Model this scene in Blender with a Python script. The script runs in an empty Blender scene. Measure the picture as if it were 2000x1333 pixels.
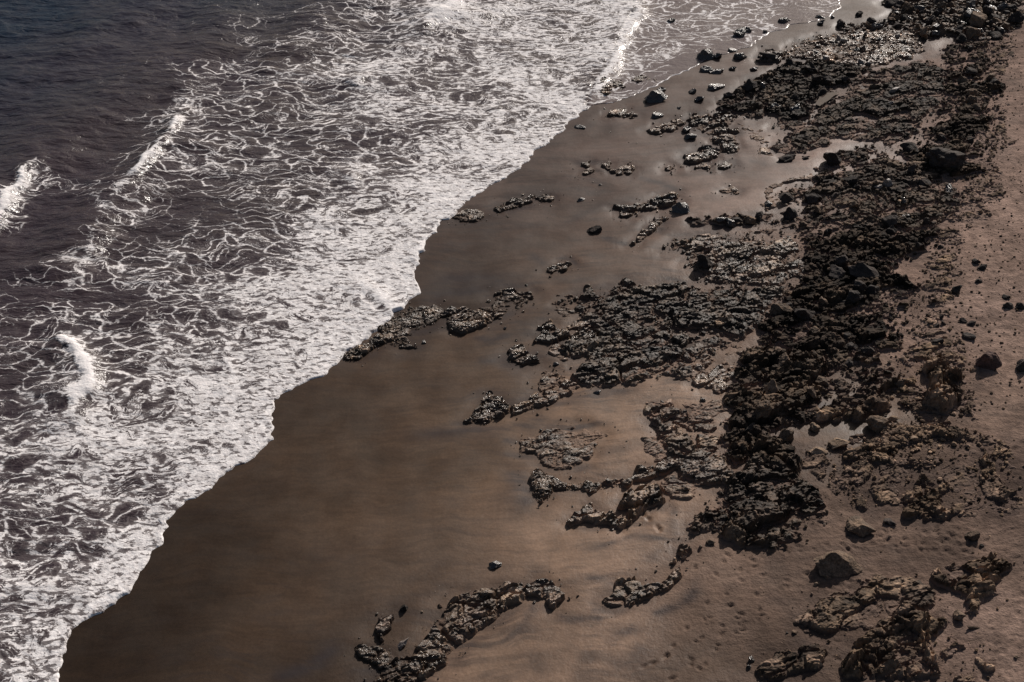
import bpy, math, random
import numpy as np
from mathutils import Vector

# ------------------------------------------------------------------ camera, sky, sun, exposure
sc = bpy.context.scene
col = sc.collection
R = math.radians
CAM_H, DEP, HFOV = 50.0, 35.0, 35.0
cam_data = bpy.data.cameras.new('camera')
cam = bpy.data.objects.new('camera', cam_data); col.objects.link(cam)
cam.location = (0, 0, CAM_H); cam.rotation_euler = (R(90 - DEP), 0, 0)
cam_data.angle = R(HFOV); cam_data.sensor_fit = 'HORIZONTAL'
cam_data.clip_start = 0.5; cam_data.clip_end = 6000
sc.camera = cam

SUN_AZ, SUN_EL = 25.0, 31.0        # degrees: clockwise from +Y, above the horizon
w = bpy.data.worlds.new('World'); sc.world = w; w.use_nodes = True
nt = w.node_tree
sky = nt.nodes.new('ShaderNodeTexSky'); sky.sky_type = 'NISHITA'; sky.sun_disc = False
sky.sun_elevation = R(SUN_EL); sky.sun_rotation = R(SUN_AZ)
sky.altitude = 50; sky.air_density = 1.0; sky.dust_density = 3.0; sky.ozone_density = 1.0
bg = nt.nodes['Background']; bg.inputs['Strength'].default_value = 0.05
nt.links.new(sky.outputs['Color'], bg.inputs['Color'])
sun_data = bpy.data.lights.new('sun', 'SUN'); sun_data.energy = 5.0; sun_data.angle = R(0.53)
sun_data.color = (1.0, 0.93, 0.86)
sun = bpy.data.objects.new('sun', sun_data); col.objects.link(sun)
sd_ = Vector((math.sin(R(SUN_AZ)) * math.cos(R(SUN_EL)), math.cos(R(SUN_AZ)) * math.cos(R(SUN_EL)), math.sin(R(SUN_EL))))
sun.rotation_euler = sd_.to_track_quat('Z', 'Y').to_euler()
sun.location = (40, 60, 80)
vs = sc.view_settings
vs.view_transform = 'Standard'; vs.look = 'None'; vs.gamma = 1.0; vs.exposure = -0.22; vs.use_curve_mapping = False
sc.cycles.use_denoising = True
sc.cycles.max_bounces = 4; sc.cycles.diffuse_bounces = 2; sc.cycles.glossy_bounces = 2; sc.cycles.transmission_bounces = 1

# ------------------------------------------------------------------ pixel <-> ground helpers
FPX = 1000 / math.tan(R(HFOV / 2))
CD, SD = math.cos(R(DEP)), math.sin(R(DEP))
A_ = np.array([0.375, 0.927]); A_ /= np.linalg.norm(A_)        # along the shore, away from the camera
N_ = np.array([-A_[1], A_[0]])                                   # offshore
P0 = np.array([-4.5, 81.5])                                      # a point on the mean shoreline
SLOPE = 0.03

def plane_z(x, y):
    return -SLOPE * ((x - P0[0]) * N_[0] + (y - P0[1]) * N_[1])

def at(u, v, water=False):
    """photograph pixel -> point on the beach plane (or still water)"""
    u = np.asarray(u, float); v = np.asarray(v, float)
    dx = (u - 1000) / FPX; k = (666.5 - v) / FPX
    dy = CD + k * SD; dz = -SD + k * CD
    z = 0 * u
    for _ in range(6):
        t = (z - CAM_H) / dz
        x, y = t * dx, t * dy
        z = 0 * u if water else plane_z(x, y)
    return x, y

def poly(pts, water=False):
    p = np.array(pts, float)
    return np.stack(at(p[:, 0], p[:, 1], water), 1)

def mpp(u, v):
    x, y = at(u, v)
    depth = y * CD + (CAM_H - plane_z(x, y)) * SD
    return float(depth / FPX)

# ------------------------------------------------------------------ numpy noise
def _h(ix, iy, s):
    n = (ix.astype(np.int64) * 374761393 + iy.astype(np.int64) * 668265263 + s * 974634777) & 0xFFFFFFFF
    n = ((n ^ (n >> 13)) * 1274126177) & 0xFFFFFFFF
    n = ((n ^ (n >> 16)) * 2246822519) & 0xFFFFFFFF
    return ((n ^ (n >> 15)) & 0xFFFFFF) / float(0xFFFFFF)

def vnoise(x, y, s=0):
    ix = np.floor(x); iy = np.floor(y); fx = x - ix; fy = y - iy
    fx = fx * fx * fx * (fx * (fx * 6 - 15) + 10); fy = fy * fy * fy * (fy * (fy * 6 - 15) + 10)
    a = _h(ix, iy, s); b = _h(ix + 1, iy, s); c = _h(ix, iy + 1, s); d = _h(ix + 1, iy + 1, s)
    return (a + (b - a) * fx) * (1 - fy) + (c + (d - c) * fx) * fy - 0.5      # -0.5 .. 0.5

def fbm(x, y, o=4, s=0, g=0.5):
    r = 0; a = 1.0
    for i in range(o):
        r = r + a * vnoise(x, y, s + i); x = x * 2.03 + 17.1; y = y * 2.03 - 9.7; a *= g
    return r

def blocks(x, y, s, tilt=0.9, dome=0.5):
    """tilted broken blocks: a Worley cell owns a height and a slope of its own"""
    ix = np.floor(x); iy = np.floor(y)
    best = np.full(x.shape, 9e9); val = np.zeros(x.shape); sec = np.full(x.shape, 9e9)
    for ox in (-1, 0, 1):
        for oy in (-1, 0, 1):
            cx = ix + ox; cy = iy + oy
            px = cx + 0.1 + 0.8 * _h(cx, cy, s); py = cy + 0.1 + 0.8 * _h(cx, cy, s + 1)
            dx = x - px; dy = y - py; d = dx * dx + dy * dy
            v = _h(cx, cy, s + 2) + tilt * ((_h(cx, cy, s + 3) - 0.5) * dx + (_h(cx, cy, s + 4) - 0.5) * dy) * 2 - dome * d
            m = d < best
            sec = np.where(m, best, np.minimum(sec, d))
            val = np.where(m, v, val); best = np.where(m, d, best)
    edge = np.sqrt(sec) - np.sqrt(best)
    return val, edge

def sstep(a, b, x):
    t = np.clip((x - a) / (b - a), 0, 1); return t * t * (3 - 2 * t)

def sdist(pg, x, y):
    """signed distance to a polygon, positive inside"""
    d = np.full(x.shape, 1e9); ins = np.zeros(x.shape, bool)
    n = len(pg)
    for i in range(n):
        a = pg[i]; b = pg[(i + 1) % n]
        ex, ey = b - a; wx = x - a[0]; wy = y - a[1]
        t = np.clip((wx * ex + wy * ey) / (ex * ex + ey * ey + 1e-9), 0, 1)
        d = np.minimum(d, (wx - ex * t) ** 2 + (wy - ey * t) ** 2)
        c = ((a[1] <= y) & (b[1] > y)) | ((b[1] <= y) & (a[1] > y))
        xc = a[0] + (y - a[1]) * ex / (ey if abs(ey) > 1e-9 else 1e-9)
        ins ^= c & (x < xc)
    return np.where(ins, 1, -1) * np.sqrt(d)

def ldist(pg, x, y):
    d = np.full(x.shape, 1e9); best_t = np.zeros(x.shape)
    for i in range(len(pg) - 1):
        a = pg[i]; b = pg[i + 1]; ex, ey = b - a; wx = x - a[0]; wy = y - a[1]
        t = np.clip((wx * ex + wy * ey) / (ex * ex + ey * ey + 1e-9), 0, 1)
        dd = (wx - ex * t) ** 2 + (wy - ey * t) ** 2
        best_t = np.where(dd < d, (i + t) / (len(pg) - 1), best_t); d = np.minimum(d, dd)
    return np.sqrt(d), best_t

def shepard(ctrl, x, y, pw=3.0, soft=0.8, water=False):
    c = np.array(ctrl, float); px, py = at(c[:, 0], c[:, 1], water)
    num = np.zeros(x.shape); den = np.zeros(x.shape)
    for i in range(len(c)):
        wgt = ((x - px[i]) ** 2 + (y - py[i]) ** 2 + soft) ** (-pw / 2)
        num += wgt * c[i, 2]; den += wgt
    return num / den

# ------------------------------------------------------------------ mesh / object helpers
def grid_faces(nr, nc):
    i = np.arange(nr * nc).reshape(nr, nc)
    return np.stack([i[:-1, :-1], i[:-1, 1:], i[1:, 1:], i[1:, :-1]], -1).reshape(-1, 4)

def mesh_from(name, co, faces, smooth=False, attrs=None):
    """co (n,3), faces (m,3|4); unused vertices are dropped"""
    used = np.zeros(len(co), bool); used[faces.ravel()] = True
    idx = np.cumsum(used) - 1
    co = co[used]; faces = idx[faces]
    k = faces.shape[1]
    me = bpy.data.meshes.new(name)
    me.vertices.add(len(co)); me.vertices.foreach_set('co', co.astype(np.float32).ravel())
    me.loops.add(faces.size); me.loops.foreach_set('vertex_index', faces.astype(np.int32).ravel())
    me.polygons.add(len(faces)); me.polygons.foreach_set('loop_start', np.arange(0, faces.size, k, dtype=np.int32))
    me.update(calc_edges=True)
    me.polygons.foreach_set('use_smooth', np.full(len(faces), smooth))
    for nm, a in (attrs or {}).items():
        at_ = me.attributes.new(nm, 'FLOAT', 'POINT'); at_.data.foreach_set('value', a[used].astype(np.float32))
    me.validate(); me.update()
    return me

def link(name, me, mat, label=None, cat=None, group=None, kind=None, parent=None):
    o = bpy.data.objects.new(name, me); col.objects.link(o)
    if mat is not None and not me.materials: me.materials.append(mat)
    if parent: o.parent = parent
    if label: o['label'] = label
    if cat: o['category'] = cat
    if group: o['group'] = group
    if kind: o['kind'] = kind
    return o

# ------------------------------------------------------------------ materials
class NT:
    def __init__(s, name, dim='3D'):
        s.dim = dim
        s.m = bpy.data.materials.new(name); s.m.use_nodes = True
        s.t = s.m.node_tree; s.b = s.t.nodes['Principled BSDF']
    def n(s, typ, **kw):
        nd = s.t.nodes.new(typ)
        for k, v in kw.items(): setattr(nd, k, v)
        return nd
    def put(s, sock, v):
        if v is None: return
        if hasattr(v, 'is_output') or isinstance(v, bpy.types.NodeSocket): s.t.links.new(v, sock)
        else: sock.default_value = v
    def math(s, op, a, b=None, c=None, clamp=False):
        nd = s.n('ShaderNodeMath', operation=op); nd.use_clamp = clamp
        for i, v in enumerate((a, b, c)): s.put(nd.inputs[i], v)
        return nd.outputs[0]
    def attr(s, name):
        return s.n('ShaderNodeAttribute', attribute_name=name).outputs['Fac']
    def noise(s, vec, scale, detail=3, rough=0.5, dist=0, out='Fac'):
        nd = s.n('ShaderNodeTexNoise', noise_dimensions=s.dim); s.put(nd.inputs['Vector'], vec)
        nd.inputs['Scale'].default_value = scale; nd.inputs['Detail'].default_value = detail
        nd.inputs['Roughness'].default_value = rough; nd.inputs['Distortion'].default_value = dist
        return nd.outputs[out]
    def vor(s, vec, scale, feature='DISTANCE_TO_EDGE', rnd=1.0):
        nd = s.n('ShaderNodeTexVoronoi', feature=feature, voronoi_dimensions=s.dim); s.put(nd.inputs['Vector'], vec)
        nd.inputs['Scale'].default_value = scale; nd.inputs['Randomness'].default_value = rnd
        return nd.outputs['Distance']
    def pos(s): return s.n('ShaderNodeNewGeometry').outputs['Position']
    def mapping(s, vec, rotz=0.0, scale=(1, 1, 1)):
        nd = s.n('ShaderNodeMapping'); s.put(nd.inputs['Vector'], vec)
        nd.inputs['Rotation'].default_value = (0, 0, rotz); nd.inputs['Scale'].default_value = scale
        return nd.outputs[0]
    def vadd(s, a, b, k=None):
        nd = s.n('ShaderNodeVectorMath', operation='MULTIPLY_ADD') if k is not None else s.n('ShaderNodeVectorMath', operation='ADD')
        if k is not None:
            s.put(nd.inputs[0], b); nd.inputs[1].default_value = (k, k, 0); s.put(nd.inputs[2], a)
        else: s.put(nd.inputs[0], a); s.put(nd.inputs[1], b)
        return nd.outputs[0]
    def ctr(s, c):        # colour 0..1 -> vector -0.5..0.5
        nd = s.n('ShaderNodeVectorMath', operation='SUBTRACT'); s.put(nd.inputs[0], c); nd.inputs[1].default_value = (.5, .5, .5)
        return nd.outputs[0]
    def range(s, v, a, b, c=0.0, d=1.0, smooth=True):
        nd = s.n('ShaderNodeMapRange'); nd.interpolation_type = 'SMOOTHSTEP' if smooth else 'LINEAR'
        for i, x in enumerate((v, a, b, c, d)): s.put(nd.inputs[i], x)
        return nd.outputs[0]
    def mix(s, f, a, b, blend='MIX'):
        nd = s.n('ShaderNodeMix', data_type='RGBA', blend_type=blend)
        s.put(nd.inputs[0], f)
        for i, v in ((6, a), (7, b)):
            if isinstance(v, tuple): v = (v[0], v[1], v[2], 1)
            s.put(nd.inputs[i], v)
        return nd.outputs[2]
    def scale(s, c, f):
        nd = s.n('ShaderNodeVectorMath', operation='SCALE'); s.put(nd.inputs[0], c); s.put(nd.inputs[3], f)
        return nd.outputs[0]
    def bump(s, h, strength, dist, normal=None):
        nd = s.n('ShaderNodeBump'); s.put(nd.inputs['Height'], h)
        nd.inputs['Strength'].default_value = strength; nd.inputs['Distance'].default_value = dist
        if normal is not None: s.put(nd.inputs['Normal'], normal)
        return nd.outputs[0]
    def out(s, color, rough, normal=None, spec=None, ior=None):
        s.put(s.b.inputs['Base Color'], color); s.put(s.b.inputs['Roughness'], rough)
        s.put(s.b.inputs['Normal'], normal)
        if spec is not None: s.put(s.b.inputs['Specular IOR Level'], spec)
        if ior is not None: s.b.inputs['IOR'].default_value = ior
        return s.m

def mat_sand():
    s = NT('beach_sand', '2D'); p = s.pos()
    wet = s.attr('wet'); tone = s.attr('tone'); strk = s.attr('streak')
    wv = s.vadd(p, s.ctr(s.noise(p, 0.16, 3, out='Color')), 3.0)
    patch = s.range(s.noise(p, 0.17, 3, 0.6), 0.36, 0.58)
    strk = s.math('MULTIPLY', strk, patch)
    # heavy dark mineral grains drawn out by the backwash
    st = s.noise(s.mapping(wv, R(-10), (0.12, 0.75, 1)), 1.0, 6, 0.68, 0.15)
    st = s.math('MULTIPLY', s.range(st, 0.46, 0.66), strk, clamp=True)
    st2 = s.noise(s.mapping(wv, R(-14), (0.25, 2.4, 1)), 1.0, 5, 0.66, 0.1)
    st2 = s.math('MULTIPLY', s.range(st2, 0.48, 0.70), s.math('MULTIPLY', strk, 0.7), clamp=True)
    mott = s.math('MULTIPLY', s.range(s.noise(p, 0.33, 4, 0.6), 0.3, 0.7, 0.84, 1.16), s.range(s.noise(p, 1.3, 4, 0.65), 0.3, 0.7, s.range(wet, 0, .6, 0.74, 0.95), s.range(wet, 0, .6, 1.22, 1.05)))
    grain = s.range(s.noise(p, 7.0, 4, 0.7), 0.3, 0.7, 0.9, 1.1)
    grain = s.mix(wet, grain, 1.0) if False else grain
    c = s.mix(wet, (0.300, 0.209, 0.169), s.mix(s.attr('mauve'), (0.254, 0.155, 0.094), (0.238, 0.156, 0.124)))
    rill = s.noise(s.mapping(wv, R(-14), (0.5, 3.0, 1)), 1.0, 4, 0.65)
    c = s.scale(c, s.range(rill, 0.3, 0.7, 0.88, 1.10))
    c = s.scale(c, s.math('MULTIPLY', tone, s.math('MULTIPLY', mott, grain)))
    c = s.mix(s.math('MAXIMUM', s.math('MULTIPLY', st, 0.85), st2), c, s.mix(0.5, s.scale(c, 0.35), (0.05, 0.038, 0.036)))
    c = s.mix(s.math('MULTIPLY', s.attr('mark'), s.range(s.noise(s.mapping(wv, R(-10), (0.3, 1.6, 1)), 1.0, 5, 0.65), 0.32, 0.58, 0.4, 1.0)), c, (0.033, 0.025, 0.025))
    rgh = s.range(wet, 0.0, 1.0, 0.95, 0.40)
    rgh = s.math('ADD', rgh, s.range(s.noise(p, 0.6, 3), 0.3, 0.7, -0.06, 0.06))
    dry = s.math('SUBTRACT', 1.0, wet, clamp=True)
    hb = s.math('ADD', s.math('MULTIPLY', s.noise(p, 2.6, 4, 0.6), 0.8), s.math('MULTIPLY', s.noise(p, 9.0, 3, 0.6), 0.3))
    hb = s.math('MULTIPLY', hb, s.range(dry, 0.1, 0.9, 0.06, 1.0))
    nrm = s.bump(hb, 0.55, 0.22)
    return s.out(c, rgh, nrm, s.range(wet, 0, 1, 0.06, 0.14))

def mat_rock():
    s = NT('shore_rock'); p = s.pos()
    wet = s.attr('wet'); tone = s.attr('tone'); h = s.attr('hgt')
    n1 = s.noise(p, 1.3, 5, 0.65); n2 = s.noise(p, 6.0, 4, 0.7)
    v = s.math('MULTIPLY', s.range(n1, 0.3, 0.7, 0.6, 1.4), s.range(n2, 0.3, 0.7, 0.65, 1.35))
    c = s.mix(s.range(s.noise(p, 0.5, 3), 0.4, 0.62), (0.205, 0.138, 0.090), (0.158, 0.108, 0.078))
    c = s.scale(c, s.math('MULTIPLY', tone, v))
    # sand washed into the low places
    lo = s.math('ADD', h, s.math('MULTIPLY', s.math('SUBTRACT', n2, 0.5), 0.10))
    sand = s.scale(s.mix(wet, (0.300, 0.209, 0.169), (0.248, 0.156, 0.106)), s.attr('sandtone'))
    c = s.mix(s.range(lo, 0.01, 0.13, 0.95, 0.0), c, sand)
    wet = s.math('MULTIPLY', wet, s.range(lo, 0.0, 0.12, 0.35, 1.0))
    rw = s.range(s.noise(p, 3.0, 3, 0.6), 0.35, 0.7, 0.15, 0.5)
    rgh = s.n('ShaderNodeMix', data_type='FLOAT')
    s.put(rgh.inputs[0], wet); rgh.inputs[2].default_value = 0.9; s.put(rgh.inputs[3], rw)
    hb = s.math('ADD', s.noise(p, 5.0, 5, 0.7), s.math('MULTIPLY', s.vor(p, 7.0, 'F1'), 0.5))
    nrm = s.bump(hb, 0.7, 0.10)
    return s.out(c, rgh.outputs[0], nrm, s.range(wet, 0, 1, 0.12, 0.36))

def mat_boulder(name, colr, wet, rough_lo=0.12):
    s = NT(name); tc = s.n('ShaderNodeTexCoord').outputs['Object']; p = s.pos()
    oi = s.n('ShaderNodeObjectInfo').outputs['Random']
    n1 = s.noise(p, 3.0, 5, 0.65); n2 = s.noise(p, 12.0, 3, 0.7)
    v = s.math('MULTIPLY', s.range(n1, 0.3, 0.7, 0.6, 1.4), s.range(n2, 0.3, 0.7, 0.7, 1.3))
    v = s.math('MULTIPLY', v, s.range(oi, 0, 1, 0.7, 1.3, smooth=False))
    c = s.scale(s.mix(0.0, colr, colr), v)
    rgh = s.range(n1, 0.3, 0.7, rough_lo if wet else 0.75, 0.5 if wet else 0.95)
    nrm = s.bump(s.math('ADD', n1, s.math('MULTIPLY', n2, 0.4)), 0.7, 0.08)
    return s.out(c, rgh, nrm, 0.7 if wet else 0.25)

def mat_sea():
    s = NT('sea_water_and_foam', '2D'); p = s.pos()
    cov = s.attr('cov'); thin = s.attr('thin'); solid = s.attr('solid'); deep = s.attr('deep')
    w1 = s.vadd(p, s.ctr(s.noise(p, 0.22, 2, 0.6, out='Color')), 4.0)
    w2 = s.vadd(w1, s.ctr(s.noise(p, 0.9, 2, 0.5, out='Color')), 0.75)
    w3 = s.vadd(w2, s.ctr(s.noise(p, 5.0, 2, 0.6, out='Color')), 0.2)
    q = s.mapping(w3, R(-17), (0.46, 1.0, 1))
    dA = s.vor(q, 1.2); dB = s.vor(q, 3.0); dC = s.vor(q, 7.0)
    f = s.math('MINIMUM', s.math('ADD', dA, 0.0), s.math('ADD', s.math('MULTIPLY', dB, 0.9), s.range(s.noise(w1, 0.5, 3), 0.4, 0.65, 0.16, 0.0)))
    f = s.math('MINIMUM', f, s.math('ADD', s.math('MULTIPLY', dC, 0.9), s.range(s.noise(w1, 0.8, 3), 0.42, 0.62, 0.22, 0.03)))
    fine = s.noise(s.mapping(p, R(-17), (0.6, 1.0, 1)), 5.5, 5, 0.7)
    f = s.math('ADD', f, s.math('MULTIPLY', s.math('SUBTRACT', fine, 0.5), 0.15))
    # coverage, broken up into clouds
    cl = s.noise(s.mapping(w1, R(-25), (0.55, 1, 1)), 0.28, 4, 0.6)
    c = s.math('ADD', cov, s.math('MULTIPLY', s.math('SUBTRACT', cl, 0.5), s.range(cov, 0.02, 0.2, 0.0, 0.95)), clamp=True)
    cr = s.n('ShaderNodeFloatCurve'); cv = cr.mapping.curves[0]
    pts = [(0, 0), (0.1, 0.025), (0.2, 0.068), (0.3, 0.094), (0.5, 0.135), (0.7, 0.20), (0.85, 0.30), (1.0, 0.5)]
    cv.points[0].location = pts[0]; cv.points[1].location = pts[-1]
    for q_ in pts[1:-1]: cv.points.new(*q_)
    cr.mapping.update(); s.put(cr.inputs['Value'], c)
    thr = s.math('SUBTRACT', cr.outputs[0], 0.045)
    dlt = s.math('SUBTRACT', thr, f)
    m = s.range(dlt, -0.03, 0.055)
    ho = s.noise(s.mapping(s.vadd(p, s.ctr(s.noise(p, 0.9, 2, 0.5, out='Color')), 0.4), R(-17), (0.45, 1.0, 1)), 4.2, 4, 0.62)
    ho = s.range(s.math('SUBTRACT', ho, s.math('MAXIMUM', s.range(c, 0.15, 0.55, 0.64, 0.48, smooth=False), s.range(c, 0.55, 1.0, 0.48, 0.575, smooth=False))), 0.0, 0.05)
    m = s.math('MULTIPLY', m, s.math('SUBTRACT', 1.0, s.math('MULTIPLY', ho, 0.9)))
    m = s.math('MULTIPLY', m, s.range(s.noise(w2, 2.2, 4, 0.65), 0.3, 0.6, 0.62, 1.0))
    sol = s.range(s.math('ADD', solid, s.math('MULTIPLY', s.math('SUBTRACT', fine, 0.5), 1.3)), 0.38, 0.7)
    m = s.math('MAXIMUM', m, sol, clamp=True)
    # turbid water: sandy near the shore, dark blue offshore with sky reflection put into the colour; bubbles make it milky
    wc = s.mix(deep, (0.044, 0.031, 0.033), (0.004, 0.014, 0.030))
    wc = s.mix(s.range(s.noise(p, 0.09, 3), 0.35, 0.65, 0, 0.4), wc, (0.040, 0.025, 0.034))
    wc = s.mix(thin, wc, (0.135, 0.104, 0.102))
    wc = s.mix(s.math('MULTIPLY', s.range(dlt, -0.22, 0.02), s.range(c, 0.05, 0.8, 0.1, 0.55)), wc, (0.20, 0.17, 0.165))
    fo = s.mix(s.range(fine, 0.3, 0.7), (0.80, 0.755, 0.75), (0.95, 0.92, 0.91))
    color = s.mix(m, wc, fo)
    rgh = s.range(m, 0, 1, 0.22, 0.9)
    # ripples and lumpy foam
    rip = s.math('ADD', s.noise(s.mapping(p, R(-12), (0.45, 1, 1)), 1.6, 4, 0.6, 0.4), s.math('MULTIPLY', s.noise(s.mapping(p, R(-12), (0.35, 1, 1)), 0.45, 3, 0.5), 2.2))
    rip = s.math('MULTIPLY', rip, s.range(thin, 0, 1, 1.0, 0.3))
    fl = s.noise(p, 4.0, 3, 0.6)
    hb = s.math('ADD', s.math('MULTIPLY', rip, s.range(cov, 0.3, 0.9, 1.0, 0.2)), s.math('MULTIPLY', fl, s.range(cov, 0.2, 0.8, 0.1, 0.35)))
    nf = s.bump(hb, 0.62, 0.25)
    return s.out(color, rgh, nf, 0.5, 1.33)

def mat_pool():
    s = NT('pool_water'); p = s.pos()
    nrm = s.bump(s.noise(p, 3.0, 2), 0.15, 0.05)
    return s.out((0.075, 0.056, 0.046, 1), 0.12, nrm, 0.5, 1.33)

M_SAND, M_ROCK, M_SEA, M_POOL = mat_sand(), mat_rock(), mat_sea(), mat_pool()
MB = {
    'wet': mat_boulder('wet_black_stone', (0.050, 0.040, 0.035), True),
    'dark': mat_boulder('dark_stone', (0.045, 0.035, 0.030), False),
    'brown': mat_boulder('brown_stone', (0.140, 0.096, 0.066), False),
    'tan': mat_boulder('tan_stone', (0.230, 0.160, 0.108), False),
    'pale': mat_boulder('pale_stone', (0.210, 0.170, 0.145), True, 0.45),
    'red': mat_boulder('red_brown_stone', (0.120, 0.072, 0.060), False),
}

#@@SAND@@
# ------------------------------------------------------------------ shoreline
SHORE = [(118, 1345), (118, 1310), (133, 1258), (142, 1230), (172, 1208), (215, 1180), (258, 1152), (268, 1122), (292, 1098), (310, 1065),
         (325, 1030), (345, 1000), (358, 980), (392, 968), (420, 945), (450, 915), (482, 900), (508, 885), (528, 862), (534, 838), (528, 806), (537, 783),
         (580, 755), (622, 735), (660, 712), (674, 696), (692, 678), (722, 653), (760, 622), (792, 590), (822, 573), (812, 545), (820, 500),
         (836, 470), (870, 432), (900, 402), (950, 372), (990, 347), (1022, 320), (1052, 295), (1090, 265), (1112, 240), (1147, 212), (1158, 206),
         (1200, 200), (1240, 188), (1272, 173), (1300, 157), (1330, 143), (1368, 126), (1402, 110), (1440, 98), (1463, 92), (1478, 80), (1500, 64), (1530, 58),
         (1541, 50), (1580, 45), (1625, 33), (1631, 24), (1643, 14), (1640, 6), (1648, -8), (1652, -30)]
sh = poly(SHORE)
sq = (sh - P0) @ A_; sp = (sh - P0) @ N_
kq, kp = [sq[0]], [sp[0]]
for a, b in zip(sq[1:], sp[1:]):
    if a > kq[-1] + 0.05: kq.append(a); kp.append(b)
kq = [kq[0] - 400, kq[0] - 20] + kq + [kq[-1] + 60, kq[-1] + 900]
kp = [kp[0] + 10, kp[0] + 1] + kp + [kp[-1], kp[-1]]
def shore_p(q):
    b = np.interp(q, kq, kp)
    j = 0.55 * np.abs(vnoise(q / 2.1, q * 0 + 3.3, 5)) + 0.42 * np.abs(vnoise(q / 0.75, q * 0 + 1.1, 6)) + 0.2 * vnoise(q / 0.28, q * 0, 7)
    return b + j - 0.25
def qp(x, y):
    q = (x - P0[0]) * A_[0] + (y - P0[1]) * A_[1]
    p = (x - P0[0]) * N_[0] + (y - P0[1]) * N_[1]
    return q, p
def off(x, y):             # metres offshore of the water's edge (negative on the beach)
    q, p = qp(x, y); return p - np.interp(q, kq, kp)

# ------------------------------------------------------------------ rock outcrops: (label, height, tone, wetness, fill, polygon in photograph pixels)
OUT = []
def O(label, H, tone, wet, fill, pts): OUT.append((label, H, tone, wet, fill, poly(pts)))
O('bank of angular black boulders filling the top right corner', 0.75, 0.6, 0.5, 0.28, [(1730, -14), (2012, -14), (2006, 42), (1966, 72), (1905, 78), (1850, 70), (1800, 76), (1770, 60), (1700, 60), (1640, 58), (1640, 48), (1700, 46), (1728, 36), (1746, 20), (1722, 8)])
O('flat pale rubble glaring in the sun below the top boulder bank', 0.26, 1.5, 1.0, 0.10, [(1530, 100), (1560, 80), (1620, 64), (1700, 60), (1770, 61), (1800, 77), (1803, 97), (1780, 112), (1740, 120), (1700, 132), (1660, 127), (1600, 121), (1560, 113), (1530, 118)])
O('jagged black rock mass at the head of the wet sand, below the glaring rubble', 0.62, 0.26, 0.3, 0.14, [(1440, 228), (1402, 215), (1412, 198), (1440, 180), (1455, 162), (1482, 150), (1510, 138), (1530, 119), (1600, 122), (1660, 128), (1692, 140), (1662, 165), (1622, 185), (1596, 206), (1590, 230), (1560, 236), (1520, 226), (1480, 233)])
O('streaky grey brown slab with slanting layers under the black rock mass', 0.42, 0.30, 0.3, 0.18, [(1590, 231), (1600, 207), (1640, 186), (1692, 141), (1760, 122), (1830, 112), (1850, 140), (1840, 200), (1800, 260), (1740, 298), (1690, 276), (1650, 272), (1600, 281), (1570, 300), (1530, 311), (1506, 286), (1520, 262), (1500, 250), (1520, 230), (1560, 237)])
O('weed-black band of rock along the upper dry sand', 0.6, 0.30, 0.1, 0.24, [(1830, 111), (1862, 74), (1922, 80), (1938, 110), (1925, 150), (1965, 172), (1925, 200), (1945, 232), (1915, 262), (1930, 292), (1895, 320), (1940, 330), (1890, 352), (1868, 352), (1820, 346), (1782, 330), (1742, 299), (1800, 261), (1841, 201), (1851, 141)])
O('broad belt of broken brown-black rock right of the pale sand inlet', 0.52, 0.42, 0.25, 0.20, [(1640, 302), (1690, 279), (1742, 301), (1790, 332), (1868, 353), (1885, 380), (1850, 425), (1832, 442), (1780, 450), (1700, 451), (1600, 451), (1560, 464), (1500, 458), (1470, 441), (1400, 444), (1352, 440), (1352, 431), (1400, 424), (1490, 420), (1540, 412), (1580, 402), (1545, 395), (1512, 380), (1540, 363), (1590, 353), (1602, 338), (1612, 318)])
O('glistening rubble lobe pushing left into the wet sand, mid right', 0.42, 0.5, 0.8, 0.26, [(1284, 489), (1310, 470), (1360, 461), (1430, 454), (1500, 460), (1562, 466), (1572, 540), (1540, 560), (1450, 560), (1380, 556), (1355, 546), (1372, 532), (1330, 521), (1346, 500), (1330, 494), (1295, 497)])
O('blackest heart of the rock belt, beside the footworn dry sand', 0.68, 0.25, 0.1, 0.16, [(1562, 466), (1600, 451), (1700, 451), (1780, 451), (1832, 445), (1825, 470), (1800, 490), (1772, 520), (1742, 540), (1790, 560), (1800, 590), (1780, 620), (1760, 650), (1765, 682), (1720, 700), (1650, 690), (1560, 690), (1500, 680), (1480, 640), (1520, 600), (1540, 560), (1572, 540)])
O('large wet rock shelf in the centre right, joined to the black belt', 0.48, 0.34, 0.6, 0.12, [(1088, 592), (1110, 580), (1150, 567), (1220, 555), (1300, 559), (1350, 556), (1450, 560), (1540, 560), (1520, 600), (1480, 640), (1440, 662), (1400, 655), (1350, 650), (1300, 645), (1250, 660), (1200, 664), (1160, 655), (1150, 632), (1128, 624), (1150, 608), (1120, 602)])
O('lumpy rock slab with a sharp dark lower edge, below the central shelf', 0.48, 0.38, 0.65, 0.08, [(1098, 686), (1105, 670), (1150, 662), (1200, 660), (1250, 654), (1300, 642), (1350, 652), (1400, 657), (1430, 672), (1400, 690), (1360, 700), (1345, 715), (1352, 731), (1300, 738), (1240, 746), (1200, 758), (1150, 754), (1120, 741), (1122, 716), (1150, 700), (1115, 697)])
O('rugged tall black rock mass at the end of the belt', 0.8, 0.38, 0.2, 0.16, [(1440, 700), (1482, 680), (1560, 691), (1650, 691), (1720, 701), (1762, 720), (1740, 762), (1690, 765), (1640, 778), (1600, 812), (1550, 830), (1520, 850), (1545, 870), (1556, 900), (1530, 920), (1480, 906), (1440, 900), (1410, 880), (1405, 836), (1435, 810), (1420, 785), (1430, 750), (1445, 720)])
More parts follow.
